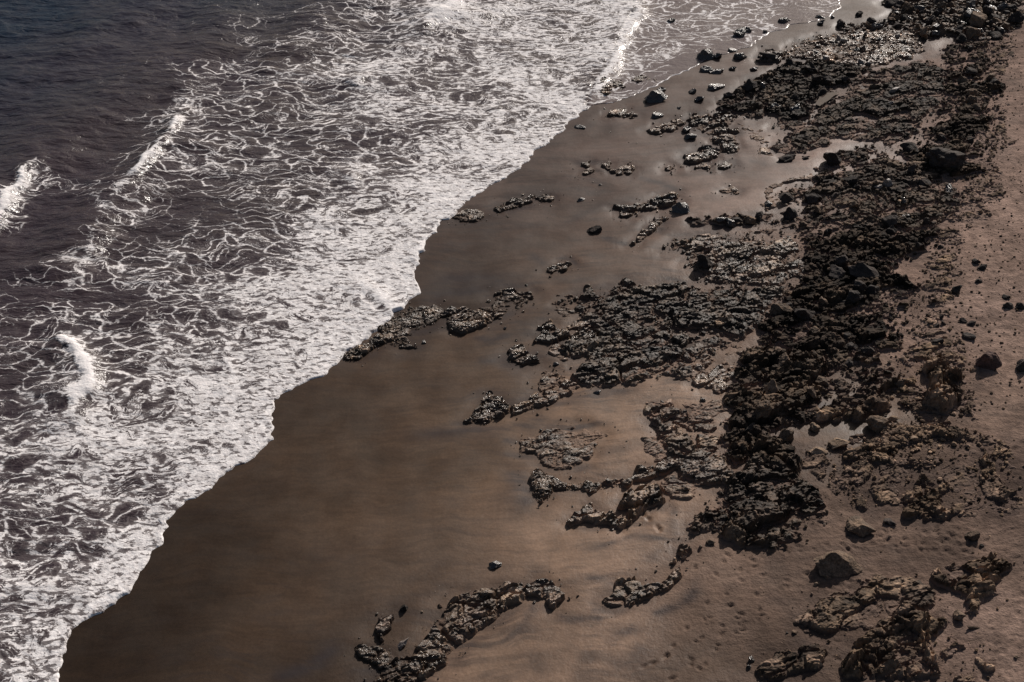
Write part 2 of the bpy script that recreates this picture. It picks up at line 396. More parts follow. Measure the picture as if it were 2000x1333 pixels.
O('small glossy rock heap in front of the rugged black mass', 0.35, 0.8, 1.0, 0.30, [(1352, 720), (1400, 714), (1432, 735), (1420, 756), (1405, 770), (1375, 762), (1355, 746)])
O('layered dark slab sloping down to the lower wet sand', 0.7, 0.42, 0.4, 0.18, [(1350, 1042), (1345, 1030), (1355, 1005), (1395, 985), (1400, 962), (1430, 942), (1480, 907), (1530, 921), (1562, 940), (1602, 975), (1618, 1000), (1590, 1030), (1560, 1045), (1500, 1087), (1490, 1070), (1450, 1062), (1410, 1048)])
O('knobbly brown rock shelf left of the layered dark slab', 0.4, 0.9, 0.7, 0.26, [(1300, 902), (1340, 892), (1400, 888), (1434, 925), (1422, 946), (1380, 946), (1330, 936), (1325, 920)])
O('brown ledge with a black undercut beside the small pool', 0.8, 0.95, 0.05, 0.16, [(1592, 800), (1640, 779), (1690, 768), (1732, 788), (1738, 806), (1690, 820), (1650, 824), (1600, 818)])
O('tall ragged rock throwing a black shadow on the dry sand', 1.15, 0.7, 0.05, 0.20, [(1795, 722), (1830, 710), (1882, 740), (1878, 770), (1862, 800), (1840, 806), (1806, 792), (1812, 770), (1812, 745)])
O('broken brown rocks around the right-hand end of the pool', 0.42, 1.0, 0.05, 0.36, [(1690, 862), (1740, 826), (1800, 830), (1860, 834), (1912, 850), (1880, 872), (1835, 880), (1842, 905), (1822, 920), (1790, 916), (1750, 906), (1700, 906), (1650, 902), (1640, 890)])
O('low brown rock with a black overhung foot, under the broken rocks', 0.65, 1.0, 0.0, 0.24, [(1772, 950), (1800, 930), (1832, 940), (1852, 960), (1842, 985), (1858, 1010), (1772, 1016), (1760, 1005), (1778, 990), (1762, 970)])
O('half buried brown rock rib at the far right, under the broken rocks', 0.45, 0.85, 0.0, 0.30, [(1912, 900), (1925, 884), (1945, 918), (1966, 950), (1996, 972), (1960, 982), (1920, 972)])
O('low broken brown patch on the sand left of the overhung rock', 0.25, 1.1, 0.1, 0.40, [(1655, 905), (1690, 895), (1710, 915), (1680, 960), (1700, 985), (1690, 1000), (1665, 990), (1668, 950), (1640, 960), (1615, 935)])
O('flat veined slab forming the left half of the bottom right outcrop', 0.40, 0.85, 0.25, 0.16, [(1558, 1216), (1595, 1170), (1680, 1142), (1740, 1122), (1800, 1130), (1832, 1160), (1802, 1192), (1740, 1202), (1680, 1226), (1620, 1246), (1580, 1236)])
O('craggy brown ridge topping the bottom right outcrop', 0.7, 1.0, 0.05, 0.18, [(1800, 1130), (1850, 1102), (1960, 1097), (1996, 1108), (1960, 1128), (1930, 1140), (1952, 1160), (1895, 1198), (1890, 1170), (1832, 1150)])
O('massive brown block with deep black shadow at the bottom right', 0.85, 1.0, 0.1, 0.12, [(1640, 1246), (1700, 1218), (1770, 1196), (1852, 1217), (1835, 1246), (1812, 1242), (1832, 1290), (1842, 1312), (1740, 1345), (1660, 1322), (1655, 1290), (1680, 1270)])
O('low tan rock tail right of the massive brown block', 0.28, 1.2, 0.0, 0.30, [(1835, 1272), (1860, 1255), (1898, 1258), (1882, 1275), (1850, 1287)])
O('two-knob dark rock in the sand near the bottom right corner', 0.40, 0.8, 0.1, 0.22, [(1898, 1278), (1918, 1283), (1938, 1308), (1928, 1318), (1905, 1298)])
O('low dark rock cut by the bottom edge near the right corner', 0.35, 0.9, 0.1, 0.26, [(1858, 1326), (1900, 1314), (1908, 1326), (1880, 1340)])
O('low brown rock group cut by the bottom edge left of the massive block', 0.45, 0.95, 0.2, 0.30, [(1478, 1312), (1510, 1285), (1545, 1274), (1592, 1264), (1612, 1275), (1590, 1310), (1540, 1322), (1510, 1333)])
# rocks standing free in the wet sand
O('knobbly wet rocks awash at the foot of the foam bore', 0.45, 0.5, 1.0, 0.30, [(1163, 168), (1175, 155), (1200, 160), (1218, 159), (1221, 172), (1205, 181), (1185, 189), (1168, 184)])
O('thin wet rock bar awash right of the knobbly rocks by the bore', 0.3, 0.5, 1.0, 0.30, [(1228, 160), (1238, 149), (1270, 151), (1278, 156), (1250, 163)])
O('low wet rocks in two flecks below the swash edge', 0.28, 0.6, 1.0, 0.34, [(1176, 230), (1195, 216), (1220, 214), (1222, 222), (1245, 224), (1238, 232), (1205, 226)])
O('glinting rock string trailing left of the upper rock island', 0.36, 0.6, 1.0, 0.28, [(1264, 256), (1290, 244), (1320, 234), (1342, 241), (1320, 251), (1290, 260), (1270, 262)])
O('upper rock island of black lumps on the wet sand', 0.6, 0.45, 0.9, 0.26, [(1335, 236), (1350, 221), (1390, 225), (1420, 214), (1442, 230), (1425, 250), (1441, 258), (1430, 263), (1447, 286), (1430, 299), (1410, 291), (1390, 283), (1380, 262), (1355, 256)])
O('shelly rock hump below the upper rock island', 0.45, 0.6, 1.0, 0.22, [(1333, 311), (1345, 298), (1375, 287), (1406, 291), (1400, 301), (1380, 313), (1350, 319), (1335, 317)])
O('thin low rock dash below the shelly hump', 0.22, 0.6, 1.0, 0.26, [(1352, 322), (1370, 320), (1392, 324), (1385, 329), (1358, 328)])
O('small dark rock pair right of the thin low dash', 0.28, 0.5, 1.0, 0.24, [(1406, 326), (1418, 318), (1437, 315), (1432, 324), (1415, 330)])
O('small rock left below the shelly hump', 0.28, 0.5, 1.0, 0.24, [(1296, 330), (1306, 322), (1322, 323), (1316, 334), (1300, 335)])
O('speckle of low shells and rock on the smooth sand near the inlet', 0.2, 0.9, 1.0, 0.34, [(1410, 374), (1425, 367), (1446, 371), (1440, 378), (1418, 378)])
O('little cluster of low rocks left on the upper wet sand', 0.28, 0.5, 1.0, 0.34, [(1128, 320), (1152, 317), (1150, 330), (1166, 335), (1150, 341), (1132, 342), (1145, 332)])
O('small two-part rock right of the little cluster', 0.3, 0.5, 1.0, 0.28, [(1174, 325), (1192, 318), (1193, 325), (1200, 338), (1222, 326), (1238, 330), (1230, 341), (1205, 341)])
O('low wet rock smear beside the foam edge', 0.22, 0.6, 1.0, 0.36, [(886, 424), (910, 411), (945, 414), (950, 424), (930, 432), (900, 432)])
O('wet dark rocks just right of the smear by the foam edge', 0.35, 0.5, 1.0, 0.28, [(966, 408), (985, 394), (1005, 387), (1042, 384), (1036, 394), (1000, 411), (975, 416)])
O('tiny rock bar at the right end of the wet dark rocks', 0.22, 0.5, 1.0, 0.28, [(1044, 386), (1060, 381), (1084, 386), (1078, 393), (1052, 393)])
O('long black rock bar on the middle wet sand', 0.5, 0.4, 0.9, 0.22, [(1197, 406), (1225, 401), (1260, 397), (1298, 379), (1320, 376), (1332, 388), (1312, 401), (1280, 409), (1240, 414), (1210, 413)])
O('thin rock chips under the long black bar', 0.2, 0.6, 1.0, 0.28, [(1206, 418), (1222, 416), (1240, 419), (1228, 424), (1210, 424)])
O('bright slanting rock fin on the middle wet sand', 0.35, 0.8, 1.0, 0.18, [(1228, 479), (1240, 464), (1262, 448), (1272, 432), (1290, 421), (1303, 424), (1284, 444), (1275, 456), (1255, 469), (1240, 481)])
O('single low rock with a swirl of dark sand, centre of the wet sand', 0.3, 0.5, 1.0, 0.22, [(1070, 530), (1085, 520), (1110, 511), (1118, 517), (1100, 528), (1080, 533)])
O('glinting stony ridge running from the centre towards the foam', 0.45, 0.45, 1.0, 0.26, [(868, 610), (880, 601), (930, 604), (958, 590), (962, 572), (985, 569), (1010, 575), (1042, 568), (1054, 582), (1030, 599), (1000, 606), (980, 621), (950, 636), (900, 649), (878, 640)])
O('half drowned rocks where the stony ridge meets the foam', 0.28, 0.45, 1.0, 0.38, [(738, 642), (775, 610), (800, 600), (850, 596), (868, 610), (850, 630), (820, 641), (795, 660), (808, 678), (790, 682), (765, 672), (750, 664)])
O('wet rocks touching the foam at the ridge tip', 0.35, 0.45, 1.0, 0.30, [(670, 692), (690, 680), (720, 667), (742, 655), (747, 670), (715, 686), (696, 702), (675, 702)])
O('low rock crumbs left of the central shelf', 0.26, 0.6, 1.0, 0.28, [(1052, 642), (1075, 628), (1092, 640), (1080, 646)])
O('dark wedge of rock beneath the central shelf tip', 0.3, 0.5, 0.9, 0.26, [(1092, 644), (1120, 632), (1135, 620), (1152, 632), (1125, 646)])
O('black boat-shaped rock left of the lumpy slab', 0.4, 0.42, 1.0, 0.18, [(1028, 670), (1062, 648), (1112, 649), (1092, 668), (1045, 674)])
O('black rounded rock above the lumpy slab', 0.45, 0.42, 1.0, 0.18, [(1118, 662), (1128, 645), (1150, 645), (1165, 656), (1152, 667), (1125, 667)])
O('black knob of rocks just left of the lumpy slab', 0.4, 0.42, 1.0, 0.26, [(984, 700), (995, 684), (1028, 674), (1036, 690), (1054, 708), (1020, 716), (990, 708)])
O('sparkling ring of rocks below left of the lumpy slab', 0.42, 0.6, 1.0, 0.30, [(1040, 742), (1060, 724), (1090, 724), (1110, 740), (1132, 756), (1112, 772), (1090, 781), (1070, 792), (1040, 802), (1002, 810), (998, 796), (1030, 785), (1045, 765)])
O('dark tapering rock tail at the left end of the sparkling ring', 0.42, 0.42, 1.0, 0.24, [(908, 824), (930, 800), (946, 776), (960, 766), (978, 785), (996, 795), (985, 813), (950, 826)])
O('sheet of wet grit-studded rock on the tan sand', 0.26, 0.42, 0.9, 0.26, [(1015, 864), (1045, 850), (1080, 838), (1130, 831), (1172, 837), (1182, 850), (1165, 870), (1150, 902), (1120, 916), (1080, 922), (1050, 910), (1035, 890), (1020, 882)])
O('hook of dark rock below the grit-studded sheet', 0.42, 0.5, 1.0, 0.24, [(1040, 922), (1060, 920), (1085, 935), (1120, 944), (1182, 945), (1165, 957), (1080, 957), (1070, 976), (1056, 984), (1040, 962)])
O('narrow rock spine running right from the dark hook', 0.42, 0.6, 0.9, 0.20, [(1178, 944), (1220, 936), (1248, 914), (1275, 910), (1350, 896), (1362, 904), (1300, 926), (1250, 942), (1200, 953)])
O('stacked brown rocks standing on the pale tan sand', 0.5, 0.9, 0.6, 0.20, [(1268, 816), (1285, 800), (1312, 795), (1342, 805), (1336, 820), (1312, 816), (1295, 824), (1322, 834), (1352, 850), (1357, 870), (1352, 890), (1312, 891), (1300, 866), (1284, 850)])
O('thin dark slivers of rock right of the stacked brown rocks', 0.25, 0.6, 0.6, 0.20, [(1355, 834), (1372, 830), (1398, 836), (1392, 842), (1362, 840)])
O('low dark slab under the thin slivers', 0.3, 0.7, 0.6, 0.24, [(1358, 852), (1380, 850), (1405, 862), (1402, 876), (1362, 872)])
O('crescent rock with a scalloped black front on the tan sand', 0.5, 0.65, 0.9, 0.20, [(1108, 1022), (1125, 1000), (1152, 991), (1170, 1004), (1200, 1008), (1228, 1020), (1215, 1034), (1190, 1028), (1150, 1024), (1118, 1027)])
O('square black-faced rock right of the crescent', 0.7, 0.7, 0.8, 0.14, [(1215, 992), (1220, 968), (1245, 954), (1276, 949), (1292, 965), (1300, 980), (1262, 990), (1247, 1005), (1232, 1022), (1226, 992)])
O('upright rock at the top of the curved chain', 0.55, 0.7, 0.5, 0.14, [(1318, 1096), (1322, 1071), (1346, 1061), (1357, 1086), (1338, 1100)])
O('curved chain of dark rocks on the lower tan sand', 0.45, 0.65, 0.8, 0.22, [(1338, 1102), (1336, 1130), (1310, 1150), (1290, 1161), (1250, 1180), (1204, 1190), (1173, 1176), (1180, 1164), (1210, 1152), (1203, 1140), (1240, 1134), (1262, 1146), (1290, 1134), (1312, 1114)])
O('rock claw at the right end of the lower left reef', 0.42, 0.5, 0.9, 0.22, [(1022, 1152), (1060, 1134), (1092, 1150), (1100, 1170), (1080, 1192), (1066, 1172), (1030, 1166)])
O('rounded reef of brown rock at the bottom, left of the tan flow marks', 0.6, 0.7, 0.8, 0.16, [(858, 1176), (880, 1159), (950, 1154), (1000, 1149), (1022, 1151), (1028, 1165), (987, 1181), (976, 1206), (930, 1236), (892, 1262), (868, 1240), (852, 1215)])
O('black wet rocks at the bottom edge below the rounded reef', 0.5, 0.45, 1.0, 0.22, [(850, 1222), (868, 1242), (890, 1265), (872, 1300), (842, 1316), (800, 1345), (738, 1345), (735, 1302), (708, 1282), (705, 1270), (735, 1264), (762, 1290), (800, 1286), (830, 1262)])
O('curved rock rim holding a little sandy pool at the bottom', 0.42, 0.5, 0.9, 0.18, [(733, 1244), (738, 1217), (768, 1199), (778, 1208), (752, 1234), (746, 1252)])

O('left pair of dark wet rocks before the glaring rubble', 0.5, 0.5, 0.9, 0.30, [(1480, 112), (1490, 94), (1525, 98), (1542, 95), (1540, 108), (1528, 112), (1522, 122), (1482, 121)])
O('dark wet rock bank on the left shoulder of the glaring rubble', 0.5, 0.5, 0.9, 0.30, [(1550, 92), (1565, 80), (1600, 68), (1646, 66), (1640, 92), (1600, 105), (1560, 104)])

# ------------------------------------------------------------------ the beach: one sheet of sand
def spaced(segs):
    a = []
    for lo, hi, st in segs: a += list(np.arange(lo, hi, st))
    return np.array(a + [segs[-1][1]])

FOOT = [(1093, 563), (1265, 590), (1240, 628), (1410, 618), (1335, 675), (1420, 655), (1070, 658), (1195, 705), (1345, 738), (1475, 705), (1255, 820), (1432, 822),
        (1275, 890), (1140, 875), (1340, 935), (1450, 910), (1460, 940), (1155, 958), (1130, 972), (1228, 1005), (1340, 1000), (1310, 1045), (1350, 1030), (1022, 1022),
        (1228, 1055), (1110, 1078), (1080, 1100), (1205, 1120), (1195, 1145), (945, 1125), (910, 1180), (900, 1190), (1045, 1205), (1045, 1235), (1130, 1235), (1097, 1260),
        (820, 1230), (775, 1248), (935, 1320), (800, 375), (770, 345), (850, 425), (865, 440), (1300, 550), (1325, 960), (1360, 985), (1440, 965), (1285, 880)]
foot_px = [(1000 + a / 3.0, 888 + b / 3.0) for a, b in FOOT]
NF = len(foot_px)
rng = np.random.RandomState(11)
for (u0, v0, u1, v1, n) in ((1640, 1030, 1900, 1080, 75), (1530, 1060, 1660, 1150, 22), (1870, 180, 1998, 330, 60), (1890, 330, 1998, 560, 70), (1800, 560, 1998, 700, 60),
                            (1880, 720, 1998, 900, 45), (1850, 980, 1998, 1090, 30), (1900, 1150, 1998, 1330, 20), (1560, 1220, 1640, 1330, 8)):
    foot_px += list(zip(rng.uniform(u0, u1, n), rng.uniform(v0, v1, n)))

TONE = [(60, 1320, .26), (200, 1280, .25), (300, 1150, .27), (400, 1050, .30), (560, 1300, .36), (700, 900, .40), (900, 900, .46), (600, 820, .36), (800, 1100, .46), (700, 1200, .42), (700, 1290, .36),  # sand brightness: wetness, plus vignette darkening put into the colour
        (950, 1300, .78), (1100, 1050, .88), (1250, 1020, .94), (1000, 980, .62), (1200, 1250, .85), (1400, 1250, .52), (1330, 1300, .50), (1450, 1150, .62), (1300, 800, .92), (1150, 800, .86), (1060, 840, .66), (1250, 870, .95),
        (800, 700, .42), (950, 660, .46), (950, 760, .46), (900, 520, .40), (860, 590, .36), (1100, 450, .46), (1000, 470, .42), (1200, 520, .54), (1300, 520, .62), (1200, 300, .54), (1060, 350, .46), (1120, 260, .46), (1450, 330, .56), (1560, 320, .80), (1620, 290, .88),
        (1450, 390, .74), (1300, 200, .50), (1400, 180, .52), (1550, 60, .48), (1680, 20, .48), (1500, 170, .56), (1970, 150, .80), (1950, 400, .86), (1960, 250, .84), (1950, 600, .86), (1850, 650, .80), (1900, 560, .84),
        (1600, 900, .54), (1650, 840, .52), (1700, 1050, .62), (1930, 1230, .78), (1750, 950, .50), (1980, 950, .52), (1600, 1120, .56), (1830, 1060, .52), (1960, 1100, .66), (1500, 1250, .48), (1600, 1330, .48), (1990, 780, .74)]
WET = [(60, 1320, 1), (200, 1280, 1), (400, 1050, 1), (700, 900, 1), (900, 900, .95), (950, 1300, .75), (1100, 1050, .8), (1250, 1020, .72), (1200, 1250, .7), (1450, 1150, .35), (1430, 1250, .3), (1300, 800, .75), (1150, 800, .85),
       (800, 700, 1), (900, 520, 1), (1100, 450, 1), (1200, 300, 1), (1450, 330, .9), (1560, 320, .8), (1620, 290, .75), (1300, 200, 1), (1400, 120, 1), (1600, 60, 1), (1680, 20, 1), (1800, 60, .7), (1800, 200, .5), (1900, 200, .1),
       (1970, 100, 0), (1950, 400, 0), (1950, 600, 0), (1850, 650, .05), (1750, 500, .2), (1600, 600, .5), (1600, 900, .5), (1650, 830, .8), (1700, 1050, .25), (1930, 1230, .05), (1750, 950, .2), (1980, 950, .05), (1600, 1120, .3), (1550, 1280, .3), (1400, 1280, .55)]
STREAK = [(200, 1280, .25), (400, 1050, .2), (560, 1310, .9), (700, 900, .3), (900, 900, .4), (800, 1100, .3), (950, 1250, .9), (1100, 1050, .5), (1250, 1100, .7), (1150, 1200, .9), (1300, 1250, .8), (1450, 1150, .4), (1250, 780, .9), (1120, 800, 1),
          (800, 700, .25), (960, 680, .8), (900, 540, .9), (1100, 470, .9), (1250, 460, .8), (1200, 300, .7), (1150, 370, .9), (1450, 330, .4), (1300, 200, .3), (1600, 60, .2), (1950, 400, .2), (1950, 700, .3), (1600, 900, .5), (1700, 1050, .6), (1930, 1230, .25), (1950, 950, .6)]

def sand_base(x, y):
    q, p = qp(x, y)
    o = off(x, y)
    dryw = sstep(-24, -34, o)
    z = plane_z(x, y)
    z = z + 0.10 * fbm(x / 7.0, y / 7.0, 3, 31) * sstep(0, -6, o)
    z = z + (0.05 * fbm(x / 1.6, y / 1.6, 3, 41)) * dryw
    return z

gx = spaced([(-3000, -300, 300), (-300, -60, 30), (-60, -26, 2.0), (-26, 2, 0.28), (2, 6, 0.12), (6, 20.5, 0.075), (20.5, 32, 0.12), (32, 46, 0.3), (46, 100, 4), (100, 500, 50), (500, 3000, 250)])
gy = spaced([(-300, 0, 50), (0, 42, 3), (42, 62, 0.08), (62, 66, 0.12), (66, 90, 0.16), (90, 124, 0.22), (124, 180, 3), (180, 500, 25), (500, 4000, 250)])
X, Y = np.meshgrid(gx, gy); xs, ys = X.ravel(), Y.ravel()
zs = sand_base(xs, ys)
inview = (np.abs(xs) < 60) & (ys > 35) & (ys < 135)
tone = np.full(xs.shape, 0.8); wet = np.zeros(xs.shape); strk = np.full(xs.shape, .3)
iv = np.where(inview)[0]
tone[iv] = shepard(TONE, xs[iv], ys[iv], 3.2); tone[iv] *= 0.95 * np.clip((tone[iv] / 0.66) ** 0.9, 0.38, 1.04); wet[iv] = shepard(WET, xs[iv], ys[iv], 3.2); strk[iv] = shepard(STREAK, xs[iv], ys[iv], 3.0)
far = ~inview; o_ = off(xs, ys)
wet[far] = sstep(-26, -10, o_[far]); tone[far] = 0.85 - 0.45 * wet[far]
mauve = sstep(64, 92, ys)  # far sand mauve: slight own tint plus sky reflection put into the colour
# traced wisps of dark grains left by the backwash
MARKS = [([(540, 1318), (600, 1295), (668, 1272)], .45, .9), ([(700, 1325), (760, 1345)], .5, .6), ([(850, 545), (930, 538), (1020, 555)], .7, .8), ([(835, 590), (890, 575), (960, 560)], .6, .6), ([(1168, 463), (1200, 474), (1232, 476)], .35, .9),
         ([(800, 856), (900, 850), (1000, 828), (1080, 808)], .5, .7), ([(1060, 800), (1150, 785), (1250, 757)], .5, .7), ([(1085, 850), (1130, 828), (1185, 830)], .3, .9), ([(1015, 925), (1022, 955), (1035, 985)], .6, .8), ([(985, 850), (1015, 862)], .5, .8),
         ([(1165, 1066), (1230, 1056), (1300, 1062)], .22, .8), ([(1140, 1122), (1175, 1128), (1205, 1134)], .28, .8), ([(1315, 985), (1310, 1030), (1322, 1055)], .35, .7), ([(1275, 1082), (1268, 1110)], .35, .6), ([(1362, 1130), (1345, 1165), (1310, 1190), (1285, 1205)], .3, .8),
         ([(1180, 1268), (1215, 1245), (1258, 1222)], .25, .8), ([(1270, 1255), (1250, 1290), (1200, 1312)], .5, .6), ([(1075, 1208), (1130, 1210), (1180, 1214)], .25, .8), ([(1145, 1190), (1200, 1195)], .35, .6), ([(1000, 1225), (1020, 1205), (1030, 1180)], .3, .8), ([(905, 1300), (925, 1262), (950, 1240)], .25, .6),
         ([(925, 655), (970, 662), (1010, 648)], .35, .8), ([(935, 703), (980, 708)], .3, .7), ([(1000, 620), (1060, 622), (1085, 610)], .4, .5), ([(1240, 345), (1290, 356), (1330, 372)], .35, .8), ([(1140, 345), (1180, 362)], .3, .5), ([(1185, 395), (1130, 415), (1090, 430)], .45, .5),
         ([(1090, 508), (1120, 508), (1128, 522)], .2, .9), ([(1060, 520), (1030, 500)], .3, .7), ([(1280, 525), (1330, 530)], .18, .8), ([(1290, 545), (1345, 552)], .18, .8), ([(1120, 255), (1160, 240)], .3, .4), ([(1450, 310), (1500, 316)], .4, .6), ([(1000, 960), (1010, 1000)], .8, .4),
         ([(1500, 1160), (1560, 1190)], .5, .4), ([(1690, 1005), (1760, 985)], .5, .6), ([(1560, 880), (1620, 900), (1640, 940)], .5, .4), ([(1900, 950), (1960, 1000), (1998, 1010)], .8, .6), ([(1850, 780), (1950, 760)], .6, .4), ([(1120, 700), (1080, 690), (1060, 700)], .5, .5)]
mark = np.zeros(xs.shape)
for pts, hw, k in MARKS:
    pg = poly(pts); lo = pg.min(0) - 4 * hw; hi = pg.max(0) + 4 * hw
    m_ = np.where((xs > lo[0]) & (xs < hi[0]) & (ys > lo[1]) & (ys < hi[1]))[0]
    d, t = ldist(pg, xs[m_] + 0.9 * fbm(xs[m_] / 3, ys[m_] / 3, 2, 300), ys[m_] + 0.9 * fbm(xs[m_] / 3, ys[m_] / 3, 2, 310))
    mark[m_] = np.maximum(mark[m_], k * np.clip(np.minimum(t, 1 - t) * 5 + .3, 0, 1) * np.exp(-(d / (hw * 1.1)) ** 2))
# footprints: dents with a pushed-up rim
fp = np.array(foot_px); fx, fy = at(fp[:, 0], fp[:, 1])
for i in range(len(fx)):
    a = rng.uniform(0, math.pi); r = rng.uniform(0.085, 0.12) if i < NF else rng.uniform(0.07, 0.14)
    ix0, ix1 = np.searchsorted(gx, [fx[i] - .8, fx[i] + .8]); iy0, iy1 = np.searchsorted(gy, [fy[i] - .8, fy[i] + .8])
    if ix1 <= ix0 or iy1 <= iy0: continue
    sub = (np.arange(iy0, iy1)[:, None] * len(gx) + np.arange(ix0, ix1)[None]).ravel()
    dx, dy = xs[sub] - fx[i], ys[sub] - fy[i]
    e = np.sqrt(((dx * math.cos(a) + dy * math.sin(a)) / (1.8 * r)) ** 2 + ((-dx * math.sin(a) + dy * math.cos(a)) / r) ** 2)
    zs[sub] += -(0.075 if i < NF else 0.05) * np.exp(-(e * 1.15) ** 4) + 0.010 * np.exp(-((e - 1.45) / 0.35) ** 2)
# ------------------------------------------------------------------ rock relief on one fine lattice, cut into outcrops
rx = np.arange(-13.5, 37.0, 0.078)
yy = [44.5]
while yy[-1] < 121: yy.append(yy[-1] + 0.058 + 0.048 * (yy[-1] - 45) / 75)
ry = np.array(yy)
RX, RY = np.meshgrid(rx, ry); nr, nc = RX.shape
fxr, fyr = RX.ravel(), RY.ravel()
ex1 = fbm(fxr / 1.3, fyr / 1.3, 3, 60); ex2 = fbm(fxr / 0.42, fyr / 0.42, 2, 66)
NOUT = len(OUT)
for H, tn, wt, fl, pts in ((0.30, 0.7, 0.05, 0.50, [(1560, 880), (1700, 845), (1860, 825), (1960, 860), (1996, 930), (1996, 1010), (1860, 1000), (1760, 985), (1640, 985), (1600, 930)]),
                           (0.34, 0.6, 0.0, 0.55, [(1740, 640), (1790, 540), (1830, 450), (1880, 440), (1860, 560), (1850, 650), (1900, 690), (1900, 820), (1780, 830), (1740, 780)]),
                           (0.34, 0.5, 0.0, 0.55, [(1900, 70), (1996, 30), (1975, 100), (1955, 170), (1972, 260), (1950, 330), (1965, 380), (1890, 440), (1850, 430), (1890, 360), (1920, 250)]),
                           (0.25, 0.7, 1.0, 0.55, [(1090, 600), (1250, 600), (1450, 680), (1440, 760), (1340, 740), (1250, 720), (1120, 720), (1050, 690)]),
                           (0.25, 0.7, 0.6, 0.55, [(1270, 790), (1420, 780), (1420, 900), (1350, 985), (1290, 960), (1270, 880)]),
                           (0.28, 0.7, 0.9, 0.52, [(1440, 240), (1600, 270), (1560, 320), (1480, 300)]), (0.25, 0.7, 0.7, 0.5, [(1500, 360), (1640, 330), (1700, 420), (1500, 425), (1480, 400)])):
    OUT.append((None, H, tn, wt, fl, poly(pts)))
best = np.full(fxr.shape, -9.0); oid = np.full(fxr.shape, -1)
for k, (lb, H, tn, wt, fl, pg) in enumerate(OUT):
    lo = pg.min(0) - 1.2; hi = pg.max(0) + 1.2
    a0, a1 = np.searchsorted(rx, [lo[0], hi[0]]); b0, b1 = np.searchsorted(ry, [lo[1], hi[1]])
    if a1 <= a0 or b1 <= b0: continue
    sub = (np.arange(b0, b1)[:, None] * nc + np.arange(a0, a1)[None]).ravel()
    s_ = sdist(pg, fxr[sub], fyr[sub])
    if k == NOUT: best0 = best.copy()
    if lb is None:
        s_ = np.minimum(s_, 0.8 * np.maximum(0, -best[sub] - 0.15)) if True else s_
        m = (s_ > best[sub]) & (best[sub] < -0.2)
    else: m = s_ > best[sub]
    best[sub[m]] = s_[m]; oid[sub[m]] = k
act = np.where(oid >= 0)[0]
ax_, ay_ = fxr[act], fyr[act]
par = np.array([(H, tn, wt, fl) for (_, H, tn, wt, fl, _) in OUT])
pk = par[oid[act]]
# soften parameter steps between neighbouring outcrops by a jittered lookup
size = np.array([math.sqrt(abs(0.5 * np.sum(pg[:, 0] * np.roll(pg[:, 1], -1) - pg[:, 1] * np.roll(pg[:, 0], -1)))) for *_, pg in OUT])
sz = size[oid[act]]
ew = np.clip(sz * 0.12, 0.12, 0.6)
sd2 = best[act] + ex1[act] * np.clip(sz * 0.15, 0.2, 1.0) + ex2[act] * 0.32
env = sstep(-0.55, 0.45, sd2 / ew)
rot = R(20); ca, sa = math.cos(rot), math.sin(rot)
wx = ax_ + 0.5 * fbm(ax_ / 1.1, ay_ / 1.1, 2, 70); wy = ay_ + 0.5 * fbm(ax_ / 1.1, ay_ / 1.1, 2, 75)
ux, uy = (wx * ca + wy * sa), (-wx * sa + wy * ca)
big, e1 = blocks(ux / 2.9, uy / 1.35, 80, 0.6, 0.15)
mid, e2 = blocks(ux / 1.15, uy / 0.62, 90, 0.75, 0.25)
sml, e3 = blocks(ux / 0.44, uy / 0.27, 100, 1.0, 0.4)
kb = np.where(oid[act] >= NOUT, 0.35, sstep(1.0, 4.0, sz))
big = big * kb + (1 - kb) * 0.55
tny = fbm(ax_ / 0.16, ay_ / 0.16, 2, 110)
F = 0.44 * big + 0.32 * mid + 0.16 * sml + 0.09 * tny - 0.20 * (e1 < 0.07) - 0.12 * (e2 < 0.08) + 0.20 * fbm(ax_ / 4.0, ay_ / 4.0, 2, 120)
F = 0.55 * F + 0.45 * (np.floor(F * 6 + 0.4 * vnoise(ux / 3, uy / 1.2, 127)) + 0.3 * ((F * 6) % 1)) / 6
H_, T_, W_, L_ = pk[:, 0], pk[:, 1], pk[:, 2], pk[:, 3]
edgef = sstep(2.2, 0.0, sd2) * sstep(5, 9, sz) + 0.6 * sstep(0.7, 0.0, sd2) * sstep(1.2, 3, sz) * sstep(9, 5, sz)
L_ = L_ + 0.36 * edgef + kb * 0.45 * np.clip(fbm(ax_ / 3.4, ay_ / 2.2, 2, 125), -0.2, 1)
hr = (0.72 - 0.08 * W_) * H_ * (F * 1.6 - L_ * (0.45 + 0.27 * kb)) * (0.45 + 0.55 * env) - (1 - env) * 0.30
hgrid = np.full(fxr.shape, -1.0); hgrid[act] = hr
base = sand_base(fxr, fyr)
wtv = np.zeros(fxr.shape); wtv[act] = W_
tv = np.ones(fxr.shape); tv[act] = np.minimum(T_, 0.72) * np.where(T_ < 0.45, 0.82, 1.1) * np.exp(1.7 * fbm(ux / 0.9, uy / 0.5, 3, 130)) * (0.65 + 0.6 * np.clip(mid, 0, 1))  # patchy tone; higher blocks lighter, sunlit tops put into the colour
